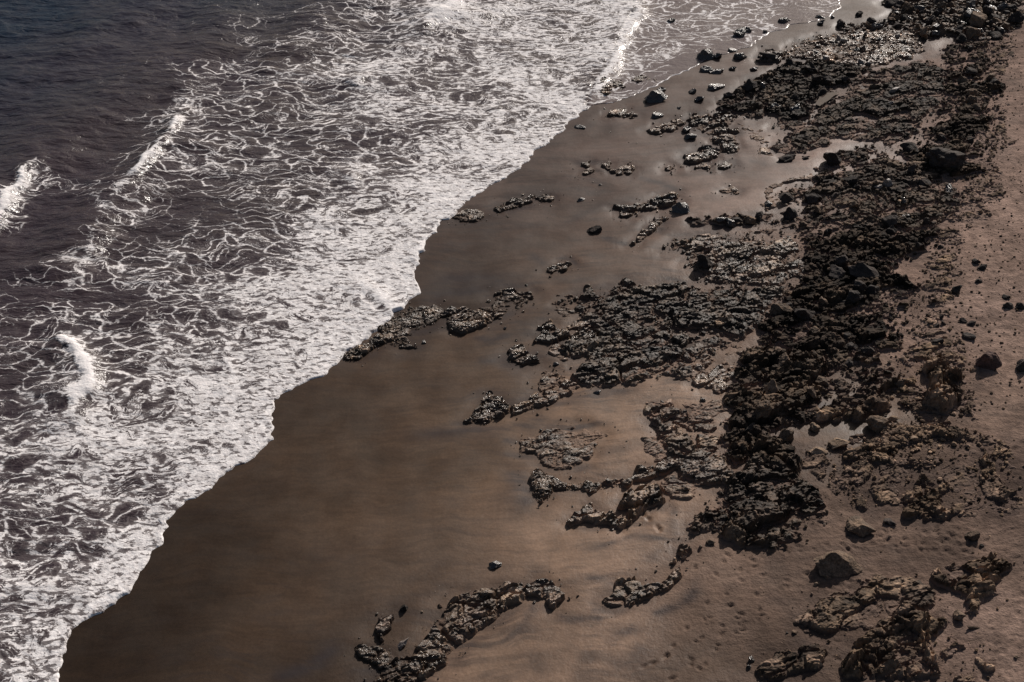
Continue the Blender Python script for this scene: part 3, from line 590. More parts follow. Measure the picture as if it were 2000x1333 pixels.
# the sand sheet, scoured into a shallow moat with dark grains round every rock
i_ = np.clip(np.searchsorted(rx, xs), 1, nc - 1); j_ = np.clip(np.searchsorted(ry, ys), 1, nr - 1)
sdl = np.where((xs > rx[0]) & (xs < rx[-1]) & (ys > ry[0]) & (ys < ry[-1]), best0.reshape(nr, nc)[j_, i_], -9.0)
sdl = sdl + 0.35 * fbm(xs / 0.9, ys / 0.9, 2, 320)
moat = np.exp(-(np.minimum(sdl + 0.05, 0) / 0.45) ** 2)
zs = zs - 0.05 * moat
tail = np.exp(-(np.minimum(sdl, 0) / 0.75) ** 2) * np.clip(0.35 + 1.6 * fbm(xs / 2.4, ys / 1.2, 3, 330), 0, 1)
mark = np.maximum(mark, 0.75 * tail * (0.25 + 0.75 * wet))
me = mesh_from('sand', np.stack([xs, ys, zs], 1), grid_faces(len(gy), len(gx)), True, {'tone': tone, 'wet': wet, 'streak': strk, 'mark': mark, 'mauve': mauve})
link('beach_sand', me, M_SAND, 'brown beach sand, dark and wet by the foam, dry and footworn at the right', 'sand', kind='structure')

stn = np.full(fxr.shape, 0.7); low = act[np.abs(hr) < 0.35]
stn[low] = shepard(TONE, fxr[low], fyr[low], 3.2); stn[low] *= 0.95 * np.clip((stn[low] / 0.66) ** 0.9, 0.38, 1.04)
co = np.stack([fxr, fyr, base + hgrid], 1)
fc = grid_faces(nr, nc)
fh = hgrid[fc].max(1); fid = oid[fc].min(1); fid[fid >= NOUT] = NOUT
for k, (lb, H, tn, wt, fl, pg) in enumerate(OUT[:NOUT + 1]):
    sel = fc[(fid == k) & (fh > -0.03)]
    if len(sel) == 0: print('EMPTY OUTCROP', lb); continue
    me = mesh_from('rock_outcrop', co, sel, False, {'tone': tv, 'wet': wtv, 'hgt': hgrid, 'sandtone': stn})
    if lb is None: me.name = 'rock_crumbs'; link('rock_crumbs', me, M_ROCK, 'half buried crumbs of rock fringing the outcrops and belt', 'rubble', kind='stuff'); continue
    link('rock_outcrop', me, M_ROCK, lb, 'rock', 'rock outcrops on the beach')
print('outcrop faces', int(((fid >= 0) & (fh > -0.03)).sum()))

def surf_z(x, y):
    i = np.clip(np.searchsorted(rx, x), 1, nc - 1); j = np.clip(np.searchsorted(ry, y), 1, nr - 1)
    h = hgrid.reshape(nr, nc)[j, i]
    return sand_base(x, y) + np.maximum(h, 0.0)

# ------------------------------------------------------------------ boulders: cut stones, each a thing of its own
import bmesh
from mathutils import noise as mnoise
def stone_mesh(name, seed, sub, cuts=14):
    r = random.Random(seed); bm = bmesh.new()
    bmesh.ops.create_icosphere(bm, subdivisions=sub, radius=1.0)
    planes = []
    for _ in range(cuts):
        v = Vector((r.gauss(0, 1), r.gauss(0, 1), r.gauss(0, 1))).normalized(); planes.append((v, r.uniform(0.42, 0.85)))
    for v in bm.verts:
        for n, d in planes:
            k = v.co.dot(n) - d
            if k > 0: v.co -= n * k * 0.97
        c_ = v.co + Vector((seed * 3.1, seed * 1.7, 0))
        v.co *= 1 + 0.22 * mnoise.fractal(c_ * 1.6, 0.9, 2.1, 4) + r.uniform(-0.012, 0.012)
    me = bpy.data.meshes.new(name); bm.to_mesh(me); bm.free()
    me.polygons.foreach_set('use_smooth', np.zeros(len(me.polygons), bool))
    return me
SHAPES = {}
def shape(i, matkey):
    k = (i, matkey)
    if k not in SHAPES:
        me = stone_mesh('boulder_shape', 500 + i, 4, 10 + i % 7); me.materials.append(MB[matkey]); SHAPES[k] = me
    return SHAPES[k]
rs = random.Random(5)
def boulder(x, y, w_, asp, hgt, mk, label, group=None, z=None, yaw=None, sink=0.35, name='boulder'):
    me = shape(rs.randrange(9), mk)
    o = link(name, me, None, label, 'rock', group)
    o.scale = (w_ / 2 / 0.8, w_ / 2 * asp / 0.8, hgt / 2 / 0.75)
    zz = float(surf_z(np.array([x]), np.array([y]))[0]) if z is None else z
    o.location = (x, y, zz + hgt * (0.5 - sink))
    o.rotation_euler = (rs.uniform(-.3, .3), rs.uniform(-.3, .3), rs.uniform(-.5, .5) if yaw is None else yaw)
    return o
def B(u, v, wpx, hfrac, asp, mk, label, yaw=None, sink=0.3):
    x, y = at(u, v); w_ = wpx * mpp(u, v)
    boulder(float(x), float(y), w_, asp, w_ * hfrac, mk, label, None, None, yaw, sink)
B(1311, 43, 16, .6, .8, 'wet', 'lone small black rock standing in the thin swash near the top')
B(1444, 68, 28, .75, .8, 'wet', 'black rock ringed by swash foam, left of the rock by the swash lip')
B(1456, 62, 18, .6, .8, 'wet', 'lower companion stone right behind the foam-ringed black rock')
B(1494, 64, 10, .6, .8, 'wet', 'tiny dark stone at the swash lip right of the foam-ringed rock')
B(1530, 43, 24, .35, .6, 'wet', 'low flat wet rock in the swash right of the foam-ringed rock')
B(1600, 35, 20, .35, .5, 'wet', 'thin low rock lying on the swash edge, upper')
B(1602, 47, 20, .45, .6, 'wet', 'small dark rock just below the thin swash-edge rock')
B(1626, 35, 10, .5, .7, 'wet', 'tiny black stone at the tip of the swash lip')
B(1678, 30, 15, .7, .9, 'dark', 'small round black boulder alone on the smooth sand near the top')
B(1641, 51, 20, .65, .9, 'dark', 'round black boulder on the smooth sand left of the rock bank')
B(1698, 49, 20, .65, .9, 'dark', 'round black boulder touching the left end of the rock bank')
B(1755, 18, 26, .7, .9, 'dark', 'big black boulder at the left front of the top boulder bank')
B(1842, 8, 34, .6, .8, 'dark', 'wide black boulder at the very top of the rock bank')
B(1380, 113, 32, .65, .8, 'wet', 'black wet boulder at the swash line, left of the jagged mass')
B(1400, 112, 22, .6, .8, 'wet', 'stone leaning on the right of the black swash-line boulder')
B(1378, 139, 22, .5, .7, 'wet', 'low black rock below the swash-line boulder')
B(1398, 142, 26, .35, .6, 'wet', 'flat shelly rock below the swash-line boulder')
B(1430, 100, 16, .45, .7, 'wet', 'small rock on the wet sand under the foam-ringed rock')
B(1444, 114, 26, .45, .6, 'wet', 'low shelly rock between the swash-line boulder and the jagged mass')
B(1430, 135, 16, .5, .7, 'wet', 'small dark rock beneath the low shelly rock')
B(1472, 136, 16, .5, .7, 'wet', 'small dark rock near the edge of the jagged mass')
B(1497, 116, 40, .35, .5, 'dark', 'flat black rock lying before the row of dark wet rocks')
B(1283, 195, 42, .55, .7, 'wet', 'black boulder with a stone perched on it, alone on the upper wet sand', 0.1)
B(1290, 182, 22, .7, .8, 'wet', 'stone perched on the back of the lone black boulder')
B(1352, 181, 18, .5, .7, 'wet', 'small rock, left one of the stepping pair on the upper wet sand')
B(1366, 196, 22, .5, .7, 'wet', 'small rock, right one of the stepping pair on the upper wet sand')
B(1397, 172, 30, .4, .6, 'wet', 'low shelly rock above the upper rock island')
B(1283, 228, 20, .55, .7, 'wet', 'small cap-shaped rock below the lone black boulder and its perched stone')
B(1326, 212, 9, .5, .7, 'wet', 'tiny stone right of the cap-shaped rock')
B(1131, 250, 20, .3, .5, 'wet', 'sliver of rock close to the foam edge, upper wet sand')
B(1424, 190, 26, .5, .6, 'dark', 'smooth black rock just left of the jagged mass')
B(1345, 271, 26, .45, .6, 'wet', 'flat black rock under the upper rock island')
B(1341, 256, 20, .55, .7, 'wet', 'round black rock hugging the left of the upper rock island')
B(1535, 311, 34, .4, .6, 'dark', 'black pointed rock at the mouth of the pale sand inlet')
B(1574, 309, 16, .35, .5, 'dark', 'thin dark chip right of the pointed inlet rock')
B(1625, 318, 46, .45, .6, 'dark', 'long black rock at the head of the pale sand inlet')
B(1500, 402, 17, .6, .9, 'wet', 'small round stone on the sand below the inlet')
B(1585, 391, 30, .75, .9, 'dark', 'egg-shaped dark boulder below the inlet, largest of its row')
B(1536, 393, 30, .5, .7, 'dark', 'dark boulder left of the egg-shaped one')
B(1635, 385, 22, .5, .7, 'dark', 'dark boulder right of the egg-shaped one')
B(1660, 362, 32, .45, .6, 'dark', 'wide black boulder above the egg-shaped one')
B(1332, 412, 34, .6, .8, 'wet', 'black bun-shaped boulder at the right end of the long rock bar')
B(1308, 388, 18, .5, .7, 'wet', 'wet stone on top of the long black bar')
B(1162, 453, 30, .5, .7, 'dark', 'black lone rock with a dark sand tail on the middle wet sand')
B(1135, 392, 16, .4, .6, 'wet', 'tiny stone on the wet sand above the lone tailed rock')
B(1172, 363, 7, .5, .8, 'pale', 'tiny white stone on the upper wet sand')
B(828, 669, 9, .5, .8, 'wet', 'tiny dark stone on the bare sand below the stony ridge')
B(1165, 768, 14, .4, .7, 'wet', 'dark pebble on the pale sand below the lumpy slab')
B(986, 642, 8, .5, .8, 'wet', 'tiny dark stone left of the central shelf')
B(1085, 712, 12, .5, .8, 'wet', 'small dark stone in the wet notch left of the lumpy slab')
B(965, 1108, 26, .45, .8, 'wet', 'single wet stone alone on the lower brown sand')
B(788, 1191, 18, .7, .8, 'dark', 'small black pointed stone above the little bottom pool')
B(787, 1262, 30, .4, .35, 'pale', 'pale glinting slab stone inside the little bottom pool', R(55))
B(1535, 858, 38, .8, .8, 'brown', 'round boulder with a black shaded face beside the pool')
B(1590, 839, 26, .5, .7, 'tan', 'tan pointed stone on the far edge of the pool')
B(1638, 868, 46, .32, .7, 'tan', 'broad tan flat-topped rock lying in the pool')
B(1600, 884, 34, .35, .6, 'tan', 'tan low rock on the near edge of the pool')
B(1713, 836, 52, .5, .6, 'brown', 'smooth brown boulder at the right end of the pool', 0.0)
B(1745, 820, 24, .3, .5, 'tan', 'thin tan stone just above the smooth pool boulder')
B(1788, 861, 30, .25, .4, 'tan', 'flat tan slab stone among the broken brown rocks')
B(1756, 757, 22, .9, .7, 'brown', 'upright narrow stone on the sand left of the tall ragged rock')
B(1932, 716, 46, .75, .8, 'red', 'large reddish boulder alone on the dry sand at the right', R(-20), 0.25)
B(2000, 720, 30, .8, .8, 'dark', 'dark boulder cut by the right edge beside the reddish boulder')
B(1917, 526, 18, .6, .8, 'dark', 'black boulder near a smaller one, alone on the upper dry sand')
B(1905, 515, 14, .9, .8, 'dark', 'tall small rock just left above the lone black boulder')
B(1912, 552, 14, .5, .7, 'dark', 'small black rock below the lone black boulder')
B(1970, 600, 20, .6, .8, 'dark', 'dark rock near the right edge, left of its twin')
B(1992, 601, 22, .6, .8, 'dark', 'dark rock at the right edge, right of its twin')
B(1965, 582, 16, .5, .7, 'dark', 'small rock above the twin rocks at the right edge')
B(1867, 570, 30, .5, .6, 'dark', 'low clump of dark rock on the dry sand beside the black heart')
B(1838, 622, 12, .7, .8, 'dark', 'small upright stone on the dry sand, upper of a loose trio')
B(1828, 640, 14, .6, .8, 'dark', 'small upright stone on the dry sand, left of a loose trio')
B(1842, 634, 12, .6, .8, 'dark', 'small upright stone on the dry sand, right of a loose trio')
B(1880, 629, 14, .6, .8, 'dark', 'small dark stone, left of the pair above the reddish boulder')
B(1896, 634, 16, .6, .8, 'dark', 'small dark stone, right of the pair above the reddish boulder')
B(1890, 660, 24, .5, .7, 'dark', 'dark low rock just above the reddish boulder')
B(1830, 675, 26, .4, .6, 'dark', 'low dark rocks on the sand above the tall ragged rock')
B(1793, 490, 14, .6, .8, 'dark', 'small black rock at the fringe of the black heart')
B(1838, 484, 12, .5, .8, 'dark', 'small black stone right of the fringe rock')
B(1640, 1109, 88, .45, .6, 'brown', 'big brown boulder with a black front on the lower sand, largest there', R(-5), 0.3)
B(1603, 1098, 20, .4, .6, 'brown', 'small stone tucked behind the left tip of the big black-fronted boulder')
B(1616, 1128, 16, .5, .7, 'brown', 'small stone in front of the big black-fronted boulder')
B(1594, 1142, 14, .4, .6, 'brown', 'small flat stone left below the big black-fronted boulder')
B(1678, 1034, 54, .55, .7, 'brown', 'rough brown boulder with black shadow above the footprints', 0.0)
B(1737, 1021, 26, .4, .6, 'dark', 'flat dark stone right of the rough brown boulder')
B(1899, 1051, 28, .8, .9, 'brown', 'knobbly round boulder alone right of the footprints')
B(1917, 1067, 8, .6, .8, 'dark', 'tiny stone beside the knobbly round boulder')
B(1872, 1207, 24, .75, .8, 'brown', 'round stone standing right of the bottom right outcrop')
B(1900, 1229, 28, .3, .3, 'brown', 'narrow brown stone lying flat near the bottom right outcrop', R(5))
B(1983, 1286, 9, .6, .8, 'tan', 'small pale stone on the bare sand at the bottom right edge')
B(1537, 1237, 6, .6, .8, 'dark', 'tiny dark pebble, left of two before the veined slab')
B(1552, 1236, 12, .6, .8, 'brown', 'small brown pebble, right of two before the veined slab')
B(1467, 1290, 14, .6, .8, 'wet', 'small wet stone at the bottom, upper of two by the low group')
B(1463, 1303, 10, .6, .8, 'wet', 'small wet stone at the bottom, lower of two by the low group')
B(1388, 1061, 20, .45, .7, 'brown', 'flat stone on the sand under the layered dark slab')
B(1340, 960, 18, .4, .6, 'brown', 'small flat stone under the knobbly shelf')
B(1372, 784, 12, .5, .7, 'wet', 'tiny stone on the pale sand below the glossy heap')
B(1293, 786, 9, .5, .7, 'wet', 'tiny stone above the stacked brown rocks')
B(1744, 183, 26, .35, .35, 'pale', 'pale slanting block lying on the weed-black rocks', R(32))
B(1740, 208, 18, .4, .6, 'pale', 'white stone under the pale slanting block')
B(1733, 366, 20, .8, .8, 'pale', 'grey square block in the middle of the brown-black belt')
B(1714, 373, 18, .5, .7, 'pale', 'pale lump left of the grey square block')
B(1788, 324, 30, .3, .6, 'tan', 'tan flat slab left of the blackest boulder of the belt')
B(1845, 328, 90, .35, .5, 'dark', 'huge pitch-black boulder at the right edge of the belt', 0.1)
B(1735, 442, 34, .6, .8, 'dark', 'black boulder at the lower edge of the brown-black belt')
B(1864, 316, 22, .25, .5, 'tan', 'thin tan stone on the huge pitch-black boulder')
B(1690, 545, 62, .4, .5, 'dark', 'wide black slab in the middle of the black heart')
B(1570, 620, 50, .55, .6, 'dark', 'black humped boulder at the left of the black heart', R(20))
B(1520, 612, 44, .5, .7, 'brown', 'dark block with a flat lit top, left of the humped boulder')
B(1404, 638, 18, .5, .8, 'tan', 'tan square stone on the central shelf')
B(1366, 487, 20, .4, .7, 'brown', 'flat brown stone on the glistening lobe')
B(1375, 520, 40, .6, .8, 'dark', 'black stone at the inner notch of the glistening lobe')
B(1425, 442, 22, .6, .8, 'wet', 'dark egg-shaped stone where the belt meets the wet sand')
B(1465, 436, 26, .5, .7, 'brown', 'brown angular stone right of the dark egg-shaped stone')

# boulders nobody could tell apart, strewn over the named outcrops
def inside(pg, n, rnd, shrink=0.25):
    ex = max(0.0, -shrink); lo, hi = pg.min(0) - ex, pg.max(0) + ex; got = []
    while len(got) < n:
        c = rnd.uniform(lo, hi, (n * 4, 2)); k = sdist(pg, c[:, 0], c[:, 1]) > shrink
        got += list(c[k])
    return np.array(got[:n])
rnd = np.random.RandomState(3)
STREW = [(0, 105, 0.4, 0.85, ('dark', 'dark', 'wet', 'brown', 'brown'), 'of the top right boulder bank', 'boulders of the top right bank'),
         (1, 16, 0.3, 0.55, ('wet', 'pale', 'brown'), 'of the flat glaring rubble', 'stones of the glaring rubble'),
         (2, 12, 0.5, 0.9, ('wet', 'dark'), 'of the jagged black mass', 'boulders of the jagged black mass'),
         (4, 18, 0.4, 0.85, ('dark', 'dark', 'brown'), 'of the weed-black band', 'boulders of the weed-black band'),
         (5, 18, 0.4, 0.8, ('dark', 'brown', 'wet'), 'of the brown-black belt', 'boulders of the brown-black belt'),
         (7, 18, 0.4, 0.9, ('dark', 'dark', 'brown'), 'of the black heart', 'boulders of the black heart'),
         (10, 10, 0.4, 0.8, ('dark', 'brown'), 'of the rugged mass', 'boulders of the rugged black mass')]
CW = {'dark': 'black', 'wet': 'wet shiny', 'brown': 'brown', 'pale': 'pale grey', 'tan': 'tan'}
for k, n, a, b, mats, lb, gr in STREW:
    pts = inside(OUT[k][5], n, rnd); qx, qy = np.quantile(pts[:, 0], [.33, .67]), np.quantile(pts[:, 1], [.33, .67])
    for (x, y) in pts:
        s_ = rnd.uniform(a, b) if rnd.rand() < .75 else rnd.uniform(b, b * 1.35)
        mk = mats[rnd.randint(len(mats))]
        szw = 'small' if s_ < a + .3 * (b - a) else ('large' if s_ > b else 'middling')
        vert = 'lower' if y < qy[0] else ('upper' if y > qy[1] else 'central'); hor = 'left' if x < qx[0] else ('right' if x > qx[1] else 'middle')
        boulder(x, y, s_, rnd.uniform(.5, 1), s_ * rnd.uniform(.45, .85), mk, '%s %s boulder in the %s %s part %s' % (szw, CW[mk], vert, hor, lb), gr, None, rnd.uniform(0, 6.28), 0.3)

# ------------------------------------------------------------------ loose rubble, too many to count
def rubble(name, zones, mat_wet, label):
    protos = []
    for i in range(6):
        bm = bmesh.new(); bmesh.ops.create_icosphere(bm, subdivisions=1, radius=1.0); r = random.Random(900 + i)
        for v in bm.verts: v.co *= r.uniform(0.62, 1.1)
        bm.verts.ensure_lookup_table()
        protos.append((np.array([v.co[:] for v in bm.verts]), np.array([[v.index for v in f.verts] for f in bm.faces]))); bm.free()
    C, Fc, T, Wt = [], [], [], []; base_i = 0
    for pg, n, lo, hi, tn, wt, *sk in zones:
        pts = inside(pg, n, rnd, sk[0] if sk else 0.0); z = surf_z(pts[:, 0], pts[:, 1])
        for j in range(n):
            v, f = protos[rnd.randint(6)]
            s_ = lo * (hi / lo) ** (rnd.rand() ** 1.8) / 2
            a = rnd.uniform(0, 6.28); c, s = math.cos(a), math.sin(a)
            q = v * np.array([s_, s_ * rnd.uniform(.55, 1), s_ * rnd.uniform(.4, .75)])
            q = np.stack([q[:, 0] * c - q[:, 1] * s, q[:, 0] * s + q[:, 1] * c, q[:, 2]], 1) + np.array([pts[j, 0], pts[j, 1], z[j] + s_ * 0.15])
            C.append(q); Fc.append(f + base_i); base_i += len(v)
            T.append(np.full(len(v), tn * math.exp(rnd.normal(0, 0.45)))); Wt.append(np.full(len(v), wt))
    co_ = np.concatenate(C); 
    me = mesh_from(name, co_, np.concatenate(Fc), False, {'tone': np.concatenate(T), 'wet': np.concatenate(Wt), 'hgt': np.full(len(co_), 1.0), 'sandtone': np.full(len(co_), 0.6)})
    return link(name, me, M_ROCK, label, 'rubble', kind='stuff')
Z = []
for k, n, lo, hi in ((0, 1300, .12, .5), (1, 900, .08, .35), (2, 350, .12, .4), (3, 450, .1, .35), (4, 700, .1, .45), (5, 700, .1, .4), (6, 500, .08, .35), (7, 700, .1, .45), (8, 450, .08, .35), (9, 250, .08, .3),
                     (10, 350, .1, .4), (12, 200, .08, .3), (16, 250, .08, .35), (19, 90, .06, .2), (47, 260, .07, .22), (48, 160, .07, .2), (55, 120, .07, .2), (57, 220, .06, .18), (68, 60, .06, .2)):
    _, H, tn, wt, fl, pg = OUT[k]; Z.append((pg, n, lo, hi, tn * 1.15, wt))
for k in range(10, NOUT):
    _, H, tn, wt, fl, pg = OUT[k]
    Z.append((pg, int(np.clip(size[k] ** 2 * 5, 14, 110)), .05, .22, min(tn, .75), wt, -0.75))
for pts, n, lo, hi, tn, wt in (([(1740, 640), (1790, 540), (1830, 450), (1890, 440), (1870, 560), (1860, 650), (1910, 690), (1900, 820), (1780, 830), (1740, 780)], 500, .07, .38, .55, 0),
        ([(1560, 880), (1700, 845), (1860, 825), (1960, 860), (1996, 930), (1996, 1010), (1860, 1000), (1760, 985), (1640, 985), (1600, 930)], 500, .06, .32, .8, 0),
        ([(1900, 70), (1996, 30), (1975, 100), (1955, 170), (1972, 260), (1950, 330), (1965, 380), (1890, 440), (1850, 430), (1890, 360), (1920, 250)], 500, .08, .4, .5, 0)):
    Z.append((poly(pts), n, lo, hi, tn, wt))
rubble('rock_rubble', Z, None, 'small loose stones and gravel filling the gaps of the rock belt')
Z2 = [(poly(p), n, lo, hi, tn, wt) for p, n, lo, hi, tn, wt in (
    ([(1925, 90), (1998, 60), (1998, 330), (1930, 330), (1945, 200)], 300, .05, .2, .55, 0), ([(1890, 330), (1998, 320), (1998, 470), (1840, 500), (1850, 430)], 320, .05, .22, .5, 0),
    ([(1800, 490), (1998, 450), (1998, 620), (1790, 640), (1800, 560)], 340, .05, .26, .5, 0), ([(1760, 640), (1998, 600), (1998, 800), (1880, 820), (1780, 700)], 320, .05, .24, .55, 0),
    ([(1600, 880), (1998, 780), (1998, 1080), (1640, 1090)], 160, .05, .16, .8, 0), ([(1850, 1150), (1998, 1120), (1998, 1333), (1850, 1333)], 40, .05, .12, .9, 0),
    ([(1100, 760), (1420, 740), (1400, 1000), (1080, 1100)], 50, .04, .12, .6, 1), ([(1100, 240), (1500, 260), (1450, 420), (1050, 480)], 40, .05, .15, .5, 1),
    ([(1580, 150), (1500, 100), (1720, 10), (1740, 40)], 40, .06, .22, .5, 1), ([(1380, 940), (1480, 1060), (1640, 1100), (1380, 1330)], 40, .04, .1, .7, .3))]
rubble('beach_pebbles', Z2, None, 'scattered dark pebbles and weed crumbs dotting the open sand')

# ------------------------------------------------------------------ tide pools
def pool(pts, dz, label):
    pg = poly(pts); n = len(pg)
    q = []
    for i in range(n):
        for t in np.linspace(0, 1, 6, endpoint=False): q.append(pg[i] * (1 - t) + pg[(i + 1) % n] * t)
    q = np.array(q); q += 0.12 * np.stack([vnoise(q[:, 0] * 1.5, q[:, 1] * 1.5, 3), vnoise(q[:, 0] * 1.5, q[:, 1] * 1.5, 4)], 1)
    zt = float(np.mean(sand_base(q[:, 0], q[:, 1]))) + dz
    bm = bmesh.new(); f = bm.faces.new([bm.verts.new((a, b, zt)) for a, b in q]); bmesh.ops.triangulate(bm, faces=[f])
    me = bpy.data.meshes.new('tide_pool'); bm.to_mesh(me); bm.free()
    link('tide_pool', me, M_POOL, label, 'tide pool', kind='structure')
pool([(1592, 206), (1604, 186), (1640, 181), (1622, 196), (1600, 210)], 0.10, 'narrow bright pool of water on the streaky slab')
pool([(1280, 690), (1330, 678), (1370, 668), (1398, 672), (1350, 688), (1300, 697)], 0.10, 'long still pool on the lumpy rock slab')
#@@SEA@@
# ------------------------------------------------------------------ the sea: swash sheet, surf and open water in one skin
COV = [(0, 0, 0), (-150, 100, 0), (-150, 400, 0), (150, 0, 0), (300, 0, .02), (500, 10, .06), (600, 30, .2), (700, 60, .3), (760, 20, .35), (800, 40, .55), (870, 20, .9), (950, 30, .75), (1050, 30, .74), (1150, 30, .76), (1235, 20, .92),
       (200, 100, 0), (400, 100, .03), (450, 150, .24), (520, 60, .14), (600, 100, .33), (700, 100, .5), (750, 130, .74), (850, 100, .62), (1000, 100, .72), (1150, 100, .8), (1195, 100, .92),
       (100, 200, 0), (300, 190, .02), (390, 170, .33), (500, 200, .3), (600, 180, .4), (720, 150, .74), (800, 200, .65), (900, 200, .66), (1000, 200, .76), (1100, 190, .86), (1135, 195, .95),
       (50, 300, 0), (200, 290, .02), (290, 310, .35), (380, 260, .3), (450, 300, .24), (550, 280, .34), (650, 300, .3), (750, 300, .48), (850, 300, .68), (950, 300, .84), (1030, 290, .95),
       (120, 430, .01), (260, 430, .25), (400, 400, .25), (500, 400, .25), (600, 360, .33), (700, 340, .74), (800, 380, .85), (880, 385, .97), (640, 420, .68), (570, 420, .35),
       (30, 500, 0), (150, 520, .3), (250, 480, .2), (400, 490, .28), (520, 480, .48), (600, 480, .74), (700, 480, .85), (800, 490, .97),
       (50, 600, .15), (150, 600, .25), (300, 600, .2), (400, 610, .5), (500, 600, .8), (620, 580, .84), (730, 560, .9), (790, 580, .97),
       (50, 680, .25), (200, 690, .38), (330, 660, .64), (450, 680, .8), (550, 680, .88), (650, 690, .96), (250, 650, .22),
       (40, 740, .2), (60, 780, .55), (200, 780, .6), (300, 750, .64), (400, 780, .86), (510, 800, .93), (240, 830, .72),
       (30, 880, .74), (150, 860, .85), (300, 880, .8), (400, 880, .8), (500, 860, .95), (420, 930, .95),
       (50, 960, .56), (150, 980, .62), (250, 1000, .36), (335, 980, .9), (280, 960, .45), (20, 940, .35), (60, 1075, .42),
       (150, 1080, .5), (250, 1050, .76), (285, 1090, .95), (20, 1120, .55), (30, 1180, .48), (120, 1160, .68), (200, 1160, .95), (240, 1130, .93), (20, 1250, .6), (80, 1280, .84), (120, 1260, .95), (30, 1320, .8), (-120, 1000, .55), (-120, 1300, .7), (-120, 750, .3),
       (1300, 30, .42), (1400, 30, .40), (1500, 30, .36), (1600, 20, .32), (1260, 110, .42), (1300, 110, .36), (1380, 80, .36), (1450, 60, .28), (1200, 160, .42), (1250, 170, .12), (1330, 125, .12), (1420, 90, .08), (1550, 40, .08),
       (900, -60, .8), (1100, -60, .8), (1300, -60, .3), (600, -60, .2), (300, -60, .02), (1500, -60, .25)]
STROKES = [  # crest line in pixels, half width m, height m, solidity
    ([(352, 205), (347, 232), (337, 262), (312, 298), (272, 325), (238, 352), (204, 398), (180, 455), (148, 522), (120, 580)], 1.0, 0.32, 0.0),
    ([(120, 300), (78, 328), (36, 360), (10, 388), (-6, 420), (-20, 470), (-40, 540)], 1.1, 0.36, 0.0),
    ([(500, 60), (420, 130), (380, 170), (352, 205)], 1.0, 0.18, 0.0), ([(300, 90), (210, 170), (120, 240), (20, 300)], 1.3, 0.22, 0.0),
    ([(347, 232), (337, 262), (312, 298), (272, 325), (238, 352)], 0.30, 0.28, 0.95), ([(236, 356), (222, 376), (202, 402)], 0.42, 0.05, 0.62), ([(172, 486), (160, 506), (146, 524)], 0.42, 0.05, 0.62), ([(240, 352), (205, 398), (180, 455), (148, 522), (110, 590)], 0.5, 0.0, 0.36),
    ([(78, 328), (36, 360), (10, 388), (-6, 420), (-20, 470)], 0.34, 0.25, 0.95), ([(120, 648), (128, 668), (150, 694), (160, 730), (154, 758), (130, 772), (140, 802)], 0.5, 0.4, 1.0),
    ([(1252, -5), (1226, 50), (1200, 105), (1174, 150), (1150, 192)], 0.55, 0.22, 0.78), ([(895, -10), (868, 22), (842, 44), (858, 52)], 0.65, 0.45, 0.85), ([(722, 148), (694, 164)], 0.5, 0.25, 0.66),
    ([(698, 538), (716, 566), (740, 594), (772, 606)], 0.30, 0.14, 0.95), ([(830, 470), (812, 492), (818, 510)], 0.3, 0.08, 0.95), ([(130, 800), (150, 830)], 0.4, 0.2, 0.7),
    ([(425, 705), (434, 740), (436, 765)], 0.16, 0.08, 0.9), ([(255, 1150), (200, 1165), (165, 1178)], 0.35, 0.06, 0.9), ([(700, 338), (688, 352)], .4, .15, .6)]
pseg = spaced([(0, .5, .05), (.5, 3, .1), (3, 62, .2), (62, 90, 1.5), (90, 300, 15), (300, 4000, 200)])
qlo = float(qp(*at(-250, 1500, True))[0]); 
qseg = spaced([(-400, -60, 20), (-60, -46, 1.0), (-46, 62, .155), (62, 90, 1.5), (90, 400, 15), (400, 4000, 200)])
Q, Pp = np.meshgrid(qseg, pseg); nr2, nc2 = Q.shape
q_, p_ = Q.ravel(), Pp.ravel()
S_ = shore_p(q_); S0 = np.interp(q_, kq, kp)
ptot = np.where(p_ < 3, S_ + p_, S_ + (S0 - S_) * sstep(3, 12, p_) + p_)
sx = P0[0] + q_ * A_[0] + ptot * N_[0]; sy = P0[1] + q_ * A_[1] + ptot * N_[1]
inv = (q_ > -50) & (q_ < 75) & (p_ < 75)
iv = np.where(inv)[0]
cov = np.full(q_.shape, 0.0); cov[iv] = shepard(COV, sx[iv], sy[iv], 3.4, 0.6, True)
cov[~inv] = 0.7 * sstep(22, 8, p_[~inv])
bore = poly([(1300, -110), (1252, -5), (1226, 50), (1200, 105), (1174, 150), (1148, 194), (1144, 215)], True)
bq = (bore - P0) @ A_; bp = (bore - P0) @ N_; o_ = np.argsort(bq)
pb = np.where(q_ > bq.min(), np.interp(q_, bq[o_], bp[o_]), -99)
dbore = pb - ptot                                              # > 0 landward of the bore
thin = sstep(-0.15, 0.25, dbore)
cov = np.where(dbore > -0.1, np.minimum(cov, 0.42), cov)
edge = np.where(thin > .5, 0.0, sstep(1.3, 0.1, p_))
cov = np.maximum(cov, 0.96 * edge)
lip = np.where(thin > .5, np.exp(-((p_ - 0.10) / 0.07) ** 2), 0.0)        # thin foam line along the swash lip
solid = 0.85 * lip * (0.55 + 0.9 * vnoise(q_ / 3.0, q_ * 0, 51)) + 0.42 * edge * sstep(0.7, 0.0, p_)
beach = plane_z(sx, sy)
thick = np.where(thin > .5, 0.03, 0.055)
deep = sstep(22, 44, p_)
grow = sstep(2, 25, p_)
dirp = ptot + 1.6 * fbm(sx / 9, sy / 9, 2, 140)
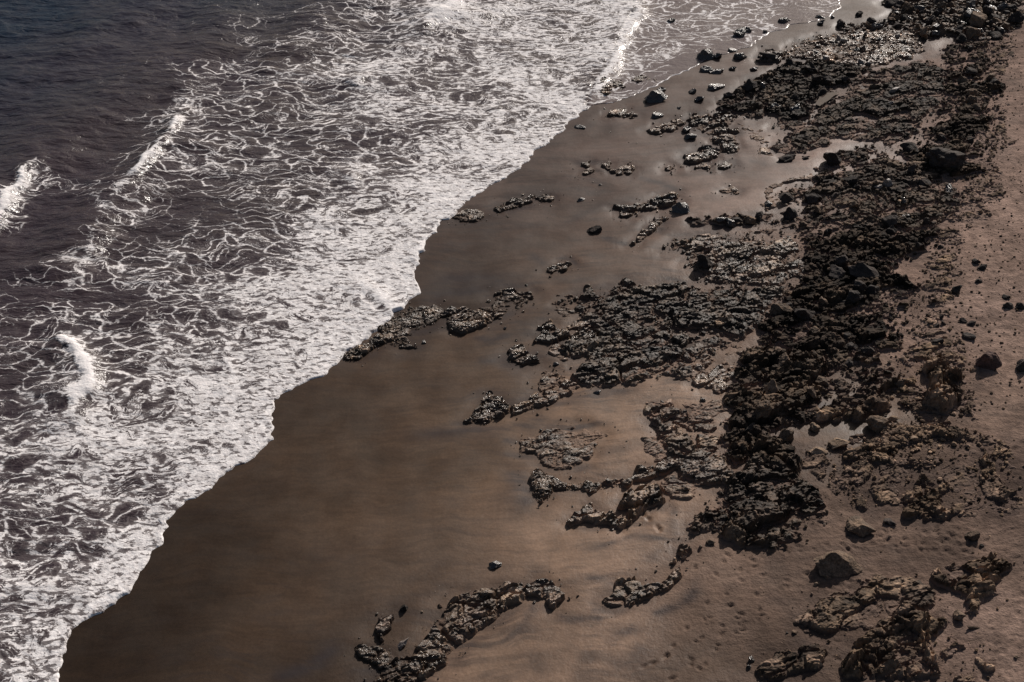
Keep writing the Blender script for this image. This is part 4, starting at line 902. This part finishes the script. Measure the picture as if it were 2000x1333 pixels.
wave = grow * (0.16 * np.sin(dirp * 2 * math.pi / 8.5 + 2 * fbm(sx / 14, sy / 14, 2, 150)) + 0.16 * fbm(sx / 2.6, sy / 1.5, 3, 160)) + 0.05 * fbm(sx / 0.9, sy / 0.7, 2, 170) * sstep(.3, 1.5, p_) * (1 - thin)
sz_ = np.maximum(wave, beach + thick + 0.05 * (1 - thin) * fbm(sx / 0.5, sy / 0.4, 2, 180))
for pts, hw, hh, so in STROKES:
    pg = poly(pts, True)
    d, t = ldist(pg, sx[iv] + 1.0 * fbm(sx[iv] / 3.0, sy[iv] / 3.0, 3, 182), sy[iv] + 1.0 * fbm(sx[iv] / 3.0, sy[iv] / 3.0, 3, 184))
    n_ = len(pg) - 1; ti = np.clip((t * n_).astype(int), 0, n_ - 1); fr = t * n_ - ti
    cx = pg[ti, 0] * (1 - fr) + pg[ti + 1, 0] * fr; cy = pg[ti, 1] * (1 - fr) + pg[ti + 1, 1] * fr
    land = -((sx[iv] - cx) * N_[0] + (sy[iv] - cy) * N_[1])            # metres landward of the crest
    taper = np.clip(np.minimum(t, 1 - t) * 5 + 0.4, 0, 1) * (0.92 + 0.35 * vnoise(sx[iv] / 1.1, sy[iv] / 1.1, 186))
    dn = d + 0.6 * hw * fbm(sx[iv] / .7, sy[iv] / .45, 3, 190)
    wid = np.where(land > 0, hw * 1.15, hw * 0.6)
    sz_[iv] += hh * np.clip(taper, 0, 1) * np.exp(-(d / np.where(land > 0, hw * 1.6, hw * 3.2)) ** 2)
    solid[iv] = np.maximum(solid[iv], so * np.clip(taper * 1.1, 0, 1) * np.exp(-(dn / wid) ** 2))
    cov[iv] = np.maximum(cov[iv], 0.7 * so * np.clip(taper * 1.2, 0, 1) * np.exp(-(dn / np.where(land > 0, hw * 4.0, hw * 1.2)) ** 2))
drop = sstep(0.0, 0.14, p_)
sz_ = beach - 0.05 + (sz_ - beach + 0.05) * drop
# foam stands a little proud, in lumps
sz_ += 0.05 * cov * np.abs(vnoise(sx / .55, sy / .4, 200)) * drop * (1 - thin)
com = np.stack([sx, sy, sz_], 1)
fcs = grid_faces(nr2, nc2)[:, ::-1]
att = {'cov': cov, 'thin': thin, 'solid': solid, 'deep': deep}
fcov = cov[fcs].mean(1) > 0.55
link('sea', mesh_from('sea', com, fcs[~fcov], True, att), M_SEA, 'dark turbid sea with lacy foam streaks, bluish at the top left', 'sea', kind='structure')
link('surf_foam', mesh_from('surf_foam', com, fcs[fcov], True, att), M_SEA, 'dense white surf foam spread along the water edge', 'foam', kind='stuff')
